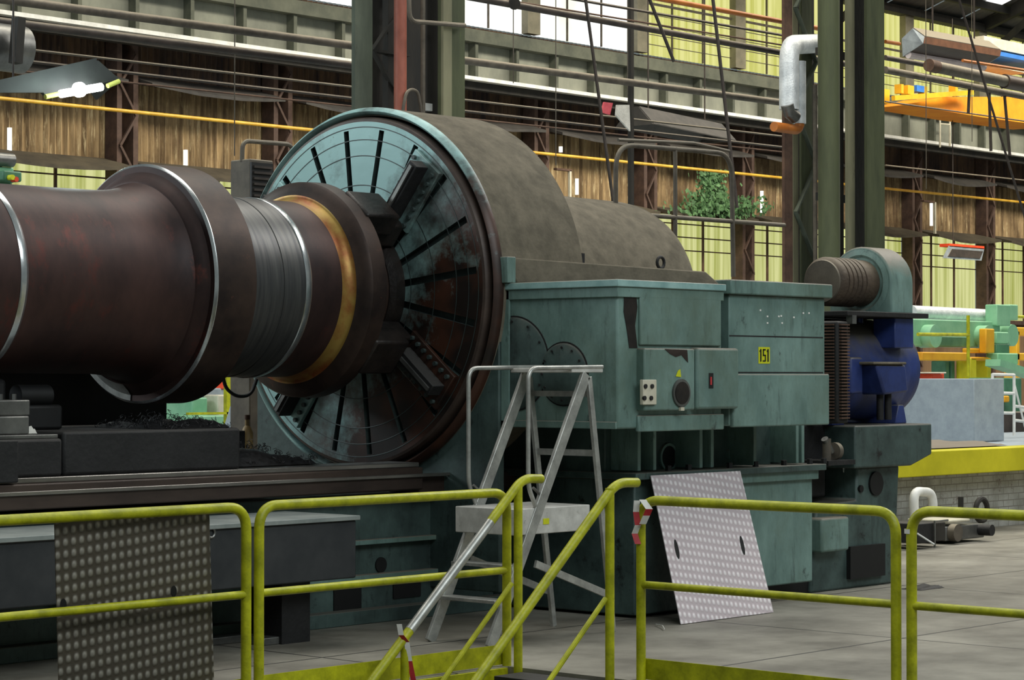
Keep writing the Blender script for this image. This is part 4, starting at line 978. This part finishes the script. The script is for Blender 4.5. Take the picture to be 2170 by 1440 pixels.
q1, q2, q3 = PY(513, 330, CYc+.12), PY(514, 298, CYc+.12), PY(620, 306, CYc+.12)
tube(fillet([q1-Vector((0, 0, .05)), q2, q3, q3-Vector((0, 0, .8))], .08), .02, 8).build('cable_pipe', 'pipe_grey', cb)

# ================================================================== YELLOW RAILINGS
def hoop_rail(t, P0, P1, z0, ztop, zmid, r=.028, drop0=True, drop1=True, bend=.13):
    P0, P1 = Vector(P0), Vector(P1)
    pts = []
    if drop0: pts.append((P0.x, P0.y, z0))
    pts += [(P0.x, P0.y, ztop), (P1.x, P1.y, ztop)]
    if drop1: pts.append((P1.x, P1.y, z0))
    tube(fillet(pts, bend, 8), r, 14).build('frame', 'yellow', t)
    tube([(P0.x, P0.y, zmid), (P1.x, P1.y, zmid)], r*.8, 12).build('knee_rail', 'yellow', t)
RYL = 9.35+.03
t = thing('railing_panel', 'yellow railing panel in the lower left corner, before the leaning dull tread plate', 'railing')
hoop_rail(t, (4.4, RYL), (xr(523, RYL), RYL), -.2, 1.045, .575)
box((4.4, RYL+.03, .005), (xr(523, RYL), RYL+.036, .12)).build('toe_board', 'yellow', t)
t = thing('railing_panel', 'yellow railing panel between the left panel and the stair', 'railing')
hoop_rail(t, (xr(550, RYL), RYL), (xr(1074, RYL), RYL), -.2, 1.045, .575)
box((xr(550, RYL), RYL+.03, .005), (xr(1074, RYL), RYL+.036, .125)).build('toe_board', 'yellow', t)
RXX = 10.38
def yr(x): d = ray(x, 900); return d.y*RXX/d.x
t = thing('railing_panel', 'yellow railing panel right of the stair, before the bright leaning tread plate', 'railing')
hoop_rail(t, (RXX, yr(1358)), (RXX, yr(1898)), -.2, 1.035, .55)
box((RXX+.03, yr(1898), .005), (RXX+.036, yr(1358), .125)).build('toe_board', 'yellow', t)
t = thing('railing_panel', 'yellow railing panel at the lower right corner', 'railing')
hoop_rail(t, (RXX, yr(1931)), (RXX, 4.6), -.2, 1.045, .55)
# stair handrails
SY1, SY2 = 9.25, 8.47
def stair_rail(Y, pe, pb, pbot, mid0, mid1, xp, label):
    t = thing('stair_handrail', label, 'handrail')
    E, B, C = PY(*pe, Y), PY(*pb, Y), PY(*pbot, Y); C = B+(C-B)*1.25
    tube(fillet([E, B, C], .12, 8), .028, 14).build('top_rail', 'yellow', t)
    tube([(PY(xp, 900, Y).x, Y, -.2), (PY(xp, 900, Y).x, Y, B.z-.03)], .027, 12).build('post', 'yellow', t)
    a, b = PY(*mid0, Y), PY(*mid1, Y); tube([a, a+(b-a)*1.4], .016, 10).build('knee_rail', 'yellow', t)
    return t, B, C
t1, B1_, C1_ = stair_rail(SY1, (1147, 1014), (1108, 1013), (790, 1440), (1084, 1236), (940, 1440), 1098, 'yellow stair handrail with a bare metal length, left side of the stair')
q0, q1 = PY(1033, 1096, SY1), PY(864, 1330, SY1); dv = (C1_-B1_).normalized(); q0 = B1_+dv*((q0-B1_).dot(dv)); q1 = B1_+dv*((q1-B1_).dot(dv))
cyl(q0, q1, .0288, 16).build('bare_length', 'alu', t1)
xq = PY(858, 1340, SY1); cyl((xq.x, SY1, -1.2), (xq.x, SY1, xq.z-.03), .026, 12).build('lower_post', 'yellow', t1)
stair_rail(SY2, (1350, 1022), (1306, 1022), (1010, 1440), (1283, 1268), (1165, 1440), 1292, 'yellow stair handrail on the right side of the stair')
st_ = thing('stair', 'dark steel stair going down between the yellow handrails', 'stair')
for k in range(5):
    box((10.30-.22*(k+1), SY2+.03, -.02-.25*(k)-.03), (10.30-.22*k+.03, SY1-.03, -.02-.25*k)).build('tread', 'blackish', st_, .004)
for y in (SY2+.02, SY1-.02): MB().bar((10.33, y, -.12), (9.2, y, -1.25), .02, .2).build('stringer', 'yellow', st_)

# ---- barrier tape
def ribbon(pts, w, nm, lb):
    t = thing('barrier_tape', lb, 'tape', 'red and white barrier tape scraps')
    P = [Vector(p) for p in pts]
    for i in range(len(P)-1):
        d = (P[i+1]-P[i]); s = Vector((.669, -.743, 0))*(w/2)
        MB().prism([P[i]-s, P[i]+s, P[i+1]+s, P[i+1]-s], (.003, .003, 0)).build('red_band' if i % 2 else 'white_band', 'tape_red' if i % 2 else 'tape_white', t)
X3 = RXX-.04
ribbon([PX(1350, 1060, X3), PX(1348, 1084, X3), PX(1352, 1112, X3), PX(1345, 1130, X3), PX(1352, 1152, X3)], .035, 'a', 'red and white tape hanging from the corner of the railing by the bright plate')
ribbon([PX(1362, 1058, X3), PX(1376, 1078, X3), PX(1370, 1092, X3), PX(1362, 1110, X3)], .04, 'b', 'short tuft of red and white tape on top of the same railing corner')
ribbon([PY(846, 1322, SY1-.03), PY(850, 1345, SY1-.03), PY(862, 1360, SY1-.03), PY(868, 1400, SY1-.03), PY(878, 1450, SY1-.03)], .03, 'c', 'red and white tape tied on the left stair handrail')
t = thing('cable_tie', 'pale tie knotted round the post of the right railing panel', 'tie')
p = PX(1929, 1125, RXX); MB().rev([(p.z-.012, .031), (p.z+.012, .031)], p.y, 0, 16, 'Z', RXX).build('band', 'tape_white', t)
tube([PX(1944, 1130, RXX-.02), PX(1980, 1153, RXX-.02)], .005, 6).build('tail', 'tape_white', t)

# ================================================================== TREAD PLATES
def plate(name, BL, BR, TL, TR, th, mat, label, holes):
    BL, BR, TL, TR = map(Vector, (BL, BR, TL, TR)); n = (BR-BL).cross(TL-BL).normalized()
    t = thing(name, label, 'tread plate'); m = MB(); W_ = (BR-BL).length; H_ = (TL-BL).length
    m.prism([BL, BR, TR, TL], -n*th)
    U = (BR-BL)/W_; V = (TL-BL)/H_; c_ = U.dot(V)
    m.uv = lambda p: ((p-BL).dot(U)-c_*(p-BL).dot(V), (p-BL).dot(V))
    m.build('plate', mat, t)
    for (px, py, hw_, hh) in holes:
        d = ray(px, py); tt_ = (BL-EYE).dot(n)/d.dot(n); c = EYE+d*tt_+n*.0015
        if (n.dot(d) > 0): c -= n*.003
        o = MB(); K = 20; o.add([c+U*(hw_*cos(2*pi*k/K))+V*(hh*sin(2*pi*k/K)) for k in range(K)], [tuple(range(K))]); hh_ = o.build('hand_hole', 'black', t)
    return t
plate('tread_plate', (12.88, 10.0, .005), (13.99, 10.0, .005), (13.05, 10.405, 1.03), (14.13, 10.405, 1.03), .006, 'tread_bright', 'bright quilted aluminium tread plate leaning against the teal base', [(1434, 1163, .022, .075), (1573, 1155, .022, .075)])
plate('tread_plate', (xr(72, 9.75), 9.52, .005), (xr(398, 9.75), 9.52, .005), (xr(97, 9.52), 9.44, 1.03), (xr(424, 9.52), 9.44, 1.03), .006, 'tread_dull', 'dull brown quilted tread plate leaning behind the left yellow railing', [(134, 1280, .02, .03), (368, 1252, .02, .03)])

solo('wire_scrap', tube([PZ(1390, 1322, .012), PZ(1404, 1325, .02), PZ(1408, 1332, .012)], .004, 6), 'tape_white', 'tiny white wire scrap on the floor left of the bright tread plate', 'scrap')
q = PZ(1955, 1246, 0); solo('dirt_clump', blob((q.x, q.y, .001), .18, .1, .03, 6), 'blackish', 'dark clump of dirt on the concrete right of the motor pedestal', 'dirt')
# ================================================================== PLATFORM LADDER
t = thing('platform_ladder', 'aluminium platform step ladder with tube handrails, in front of the headstock', 'ladder')
yA, yB = 10.52, 11.08
for y in (yA, yB):
    a, b = Vector((11.46, y, .0)), Vector((12.46, y, 1.76))
    MB().bar(a, b, .03, .085).build('front_stile', 'alu', t, .004)
    MB().bar((12.49, y, 1.74), (12.76, y, .0), .03, .045).build('rear_leg', 'alu', t, .004)
    # handrail loop: up from stile, bend, back over the top
    tube(fillet([(11.93, y, .84), (11.855, y, .98), (11.85, y, 1.08), (11.85, y, 1.80), (12.64, y, 1.81)], .09, 8), .016, 12).build('handrail', 'alu', t)
    tube([(11.90, y, .98), (12.02, y, .90)], .01, 8).build('rail_clip', 'steel', t)
for z in (.22, .45): x = 11.46+z/1.76; box((x-.06, yA+.015, z-.012), (x+.08, yB-.015, z+.012)).build('step', 'alu', t, .003)
pf_ = box((11.72, yA-.005, .66), (12.5, yB+.005, .84)).build('platform', 'alu_white', t, .006)
p = PY(1158, 1104, yA-.01); box((p.x-.03, yA-.009, p.z-.02), (p.x+.03, yA-.005, p.z+.02)).build('label', 'sticker', pf_)
box((12.30, yA-.01, 1.77), (12.64, yB+.01, 1.80)).build('top_tray', 'alu_white', t, .005)
for z, s in ((1.62, .04), (1.20, .045)):
    x = 12.49+.27*(1.74-z)/1.74; MB().bar((x, yA, z), (x, yB, z), .02, s).build('rear_bar', 'alu', t)
MB().bar((11.90, yA-.02, .46), (12.72, yA-.02, .18), .02, .05).build('side_brace', 'alu', t)
MB().bar((11.90, yB+.02, .46), (12.72, yB+.02, .18), .02, .05).build('side_brace', 'alu', t)
for c in kids(t)+kids(pf_):
    for v in c.data.vertices: v.co = EYE+(v.co-EYE)*.957
for c in kids(t):
    if c.name.startswith(('front_stile', 'rear_leg')):
        for v in c.data.vertices:
            if v.co.z < .3: v.co.z -= .075

# ================================================================== BACKGROUND RIGHT
WB = 13.75
bw = struct('wall_right', box((16.9, WB, 0), (60, WB+.3, .70)), 'brick_white', 'low whitewashed brick wall at the right')
struct('platform_right', box((16.9, WB+.02, .70), (60, 30, .93)), 'grey_block', 'raised grey floor slab behind the yellow beam')
solo('edge_beam', box((18.3, WB-.35, .66), (60, WB+.0, .93)), 'yellow_beam', 'wide yellow edge beam of the raised platform at the right', 'beam', bevel=.01)
solo('floor_mat', blob((22.9, 13.9, .94), .9, .22, .09, 4), 'pipe_dark', 'dark rolled-up mat lying on the platform edge before the grey block', 'mat')
t = solo('concrete_block', box((24.84, 14.75, .935), (25.56, 16.6, 1.71)), 'grey_block', 'big pale grey block standing on the raised platform right of the motor', 'block', bevel=.01)
# clutter in front of brick wall
t = thing('vent_hood_pipe', 'white bent pipe standing before the low brick wall, right of the motor pedestal', 'pipe')
CYb = 13.2
tube(fillet([PY(1938, 1110, CYb), PY(1936, 1040, CYb), PY(1975, 1043, CYb), PY(1978, 1085, CYb)], .12), .05, 14).build('bent_pipe', 'white_paint', t)
t = thing('pump_unit', 'grey pump unit on the floor before the low brick wall', 'pump')
def pb(x0, y0, x1, y1, Y, d, nm, mt, bv=.01): 
    a, b = PY(x0, y0, Y), PY(x1, y1, Y); xm = (x0+x1)/2; return box((a.x, Y, max(.005, PY(xm, y1, Y).z)), (b.x, Y+d, PY(xm, y0, Y).z)).build(nm, mt, t, bv)
pb(2005, 1112, 2086, 1142, 12.7, .5, 'pump_body', 'steel'); pb(2010, 1100, 2056, 1106, 12.7, .5, 'pump_plate', 'cream')
p = PY(2020, 1128, 12.68); cyl((p.x, 12.62, p.z), (p.x, 12.7, p.z), .09, 24).build('pump_cover', 'pipe_grey', t)
p = PY(2036, 1062, 12.9); cyl((p.x, 12.9, PY(2036, 1100, 12.9).z), (p.x, 12.9, PY(2036, 1052, 12.9).z), .03, 10).build('lever', 'col_dark', t)
p = PY(2080, 1080, 12.9); MB().path(arc((p.x, 12.9, p.z), .12, (1, 0, 0), (0, 0, 1), 0, 2*pi, 16)[:-1], .03, 8, True).build('handwheel', 'col_dark', t)
p = PY(2085, 1122, 12.65); cyl((p.x, 12.55, p.z), (p.x, 12.7, p.z), .06, 14).build('outlet', 'blackish', t)
t = thing('tool_crate', 'dark open-fronted steel crate beside the grey pump unit', 'crate')
pb(1945, 1108, 1978, 1150, 12.5, .5, 'crate_body', 'blackish'); pb(1980, 1106, 2004, 1146, 12.55, .45, 'crate_frame', 'col_dark')
mb = MB(); a, b = PY(1977, 1104, 12.5), PY(2005, 1147, 12.5); mb.path([(a.x, 12.48, .01), (a.x, 12.48, a.z), (b.x, 12.48, a.z)], .012, 6); mb.build('crate_edge', 'steel', t)
# ---- green roller machine at Z~38
t = thing('roller_machine', 'mint green roller machine with a long steel roll on an orange frame, far right', 'machine')
GYm = 21.5
def gb(x0, y0, x1, y1, nm, mt, Y=GYm, d=.25, bv=.02): 
    a, b = PY(x0, y0, Y), PY(x1, y1, Y); xm = (x0+x1)/2; return box((a.x, Y, PY(xm, y1, Y).z), (b.x, Y+d, PY(xm, y0, Y).z)).build(nm, mt, t, bv)
gb(1935, 678, 2120, 735, 'main_beam', 'mint', GYm, .3); gb(1975, 712, 2050, 735, 'front_recess', 'mint_dark', GYm-.05, .1)
for x in (1962, 2075): p = PY(x, 712, GYm); cyl((p.x, GYm-.2, p.z), (p.x, GYm+.1, p.z), .19 if x > 2000 else .2, 28).build('round_cover', 'mint', t)
p = PY(1930, 662, GYm+.4); p2 = PY(2118, 664, GYm+.4); cyl(p, (p2.x, p2.y, p.z-.02), .13, 28).build('steel_roller', 'silver_wrap', t)
gb(2113, 645, 2142, 690, 'roller_bearing', 'mint', GYm-.1, .25); gb(2140, 645, 2158, 678, 'bearing_cap', 'mint', GYm+.1, .2)
gb(2112, 703, 2138, 728, 'gear_case', 'mint', GYm-.3, .2); gb(2112, 728, 2140, 775, 'case_leg', 'mint_dark', GYm-.3, .2)
p = PY(2147, 710, GYm); cyl((p.x, GYm, p.z), (p.x, GYm+.4, p.z), .2, 28).build('flywheel', 'mint', t)
gb(2115, 748, 2158, 772, 'lower_box', 'mint', GYm-.4, .25)
gb(1955, 746, 2054, 764, 'orange_frame', 'orange_beam', GYm-.3, .2); gb(2054, 738, 2112, 748, 'frame_beam', 'orange_beam', GYm-.2, .15); gb(2090, 696, 2108, 748, 'frame_post', 'orange_beam', GYm-.35, .15)
a, b = PY(2104, 768, GYm-.6), PY(2190, 796, GYm-.6); MB().bar(a, b, .3, .12).build('chute', 'mint', t)
for x in (2008, 2020): gb(x-4, 764, x+4, 806, 'frame_leg', 'mint_dark', GYm, .3)
gb(2057, 758, 2070, 806, 'frame_leg', 'yellow_beam', GYm-.3, .3); gb(2093, 758, 2101, 806, 'frame_leg', 'yellow_beam', GYm-.3, .3)
gb(2058, 756, 2096, 764, 'cross_member', 'orange_beam', GYm-.3, .3)
t = thing('yellow_guardrail', 'thin yellow guardrail before the mint green roller machine', 'railing')
a = PY(2055, 668, 20.5); b = PY(2052, 806, 20.5); b.z = .93
cyl(b, (b.x, 20.5, a.z), .03, 8).build('post', 'yellow', t); a = PY(1945, 708, 20.5); b = PY(2053, 709, 20.5); cyl(a, b, .03, 8).build('rail', 'yellow', t)
t = thing('orange_crate', 'small orange bin seen between the frame legs of the green machine', 'bin')
gb(1975, 790, 2002, 942, 'bin_body', 'red', 19.5, .4); gb(1971, 788, 2006, 791, 'bin_rim', 'cream', 19.4, .5)
t = thing('orange_rack', 'orange steel rack at the right edge behind the mint green machine', 'rack')
gb(2155, 700, 2162, 905, 'rack_post', 'orange_beam', 23, .3); gb(2155, 694, 2240, 712, 'rack_beam', 'orange_beam', 23, .3); gb(2155, 748, 2240, 764, 'rack_beam', 'orange_beam', 23, .3); gb(2155, 668, 2200, 674, 'rack_rail', 'yellow', 23, .1)
t = thing('white_ladder', 'white steel step ladder standing beside the grey block', 'ladder')
LYY = 15.5
def wl(a, b, nm, r=.02): cyl(PY(*a, LYY), PY(*b, LYY), r, 8).build(nm, 'white_paint', t)
wl((2103, 792), (2103, 912), 'stile'); wl((2149, 792), (2149, 922), 'stile'); wl((2150, 815), (2176, 920), 'rear_leg', .014)
for y in (793, 832, 874): wl((2103, y), (2149, y+1), 'rung')
for y in (860, 890): wl((2149, y), (2176, y+3), 'rung')
t = thing('machine_stack', 'dark stacked machine parts behind the white ladder', 'machine parts')
gb(2128, 800, 2166, 905, 'dark_block', 'mint_dark', 17.2, .6); gb(2128, 838, 2140, 852, 'orange_part', 'orange_beam', 17.1, .3); gb(2118, 872, 2180, 925, 'base_block', 'pipe_dark', 17.0, .6)
# ---- seen under the roll
t = thing('distant_machine', 'pale green machine seen in the gap under the roll', 'machine')
DY = 24
gb(408, 842, 440, 896, 'machine_body', 'mint', DY, 1); gb(455, 838, 505, 900, 'machine_body', 'mint', DY+.6, 1); gb(462, 836, 478, 893, 'white_column', 'cream', DY-.1, .3); gb(420, 880, 480, 1150, 'machine_base', 'mint', DY-.3, .4)
gb(436, 822, 470, 880, 'grey_panel', 'grey_block', DY+.2, .3)
t = thing('red_tarpaulin', 'orange-red sheet seen in the gap under the roll', 'sheet')
gb(440, 797, 560, 824, 'sheet', 'red', DY+3, .1); gb(440, 824, 560, 1110, 'table_front', 'grey_block', DY+3.02, .5); gb(440, 790, 560, 798, 'sheet_edge', 'tape_white', DY+2.95, .1)
t = thing('far_yellow_railing', 'yellow railing seen in the gap under the roll', 'railing')
gb(481, 780, 488, 1000, 'post', 'yellow', DY-3, .06, 0); gb(400, 873, 484, 878, 'rail', 'yellow', DY-3, .05, 0)
t = thing('grey_screen', 'grey sloping screen behind the tan bottle', 'screen')
MB().prism([PY(488, 1200, DY-4), PY(488, 900, DY-4), PY(505, 845, DY-4), PY(560, 830, DY-4), PY(560, 1200, DY-4)], (0, .1, 0)).build('screen_panel', 'grey_block', t)
# ---- far left mint machine
t = thing('mint_lathe_head', 'mint green machine head with a yellow and red knob at the left edge', 'machine')
DL = 22
gb(-40, 352, 30, 386, 'head_body', 'mint', DL, .8); gb(8, 362, 47, 384, 'head_nose', 'mint_dark', DL-.2, .6)
p = PY(3, 338, DL); cyl((p.x-.1, DL, p.z), (p.x+.15, DL, p.z), .08, 14).build('motor', 'steel', t)
p = PY(32, 380, DL-.25); cyl((p.x, DL-.28, p.z), (p.x, DL-.2, p.z), .03, 12).build('knob', 'red', t); cyl((p.x-.05, DL-.28, p.z+.02), (p.x-.05, DL-.2, p.z+.02), .03, 12).build('knob', 'sticker', t)
box((PY(-10, 380, DL).x, DL, 0), (PY(25, 380, DL).x, DL+.7, PY(0, 386, DL).z)).build('column', 'mint_dark', t)
solo('far_table', box((30, 33, 2.9), (38.2, 33.8, 3.0)).box((30.2, 33.1, 0), (30.4, 33.3, 2.9)).box((37.8, 33.1, 0), (38, 33.3, 2.9)), 'cream', 'long pale shelf frame seen over the roll at the left', 'shelf')

for o in [o for o in bpy.data.objects if o.parent is None and o.type in ('EMPTY', 'MESH') and o.get('kind') != 'structure' and not o.get('done')]: finish(o)
for o in bpy.data.objects:
    if 'done' in o: del o['done']
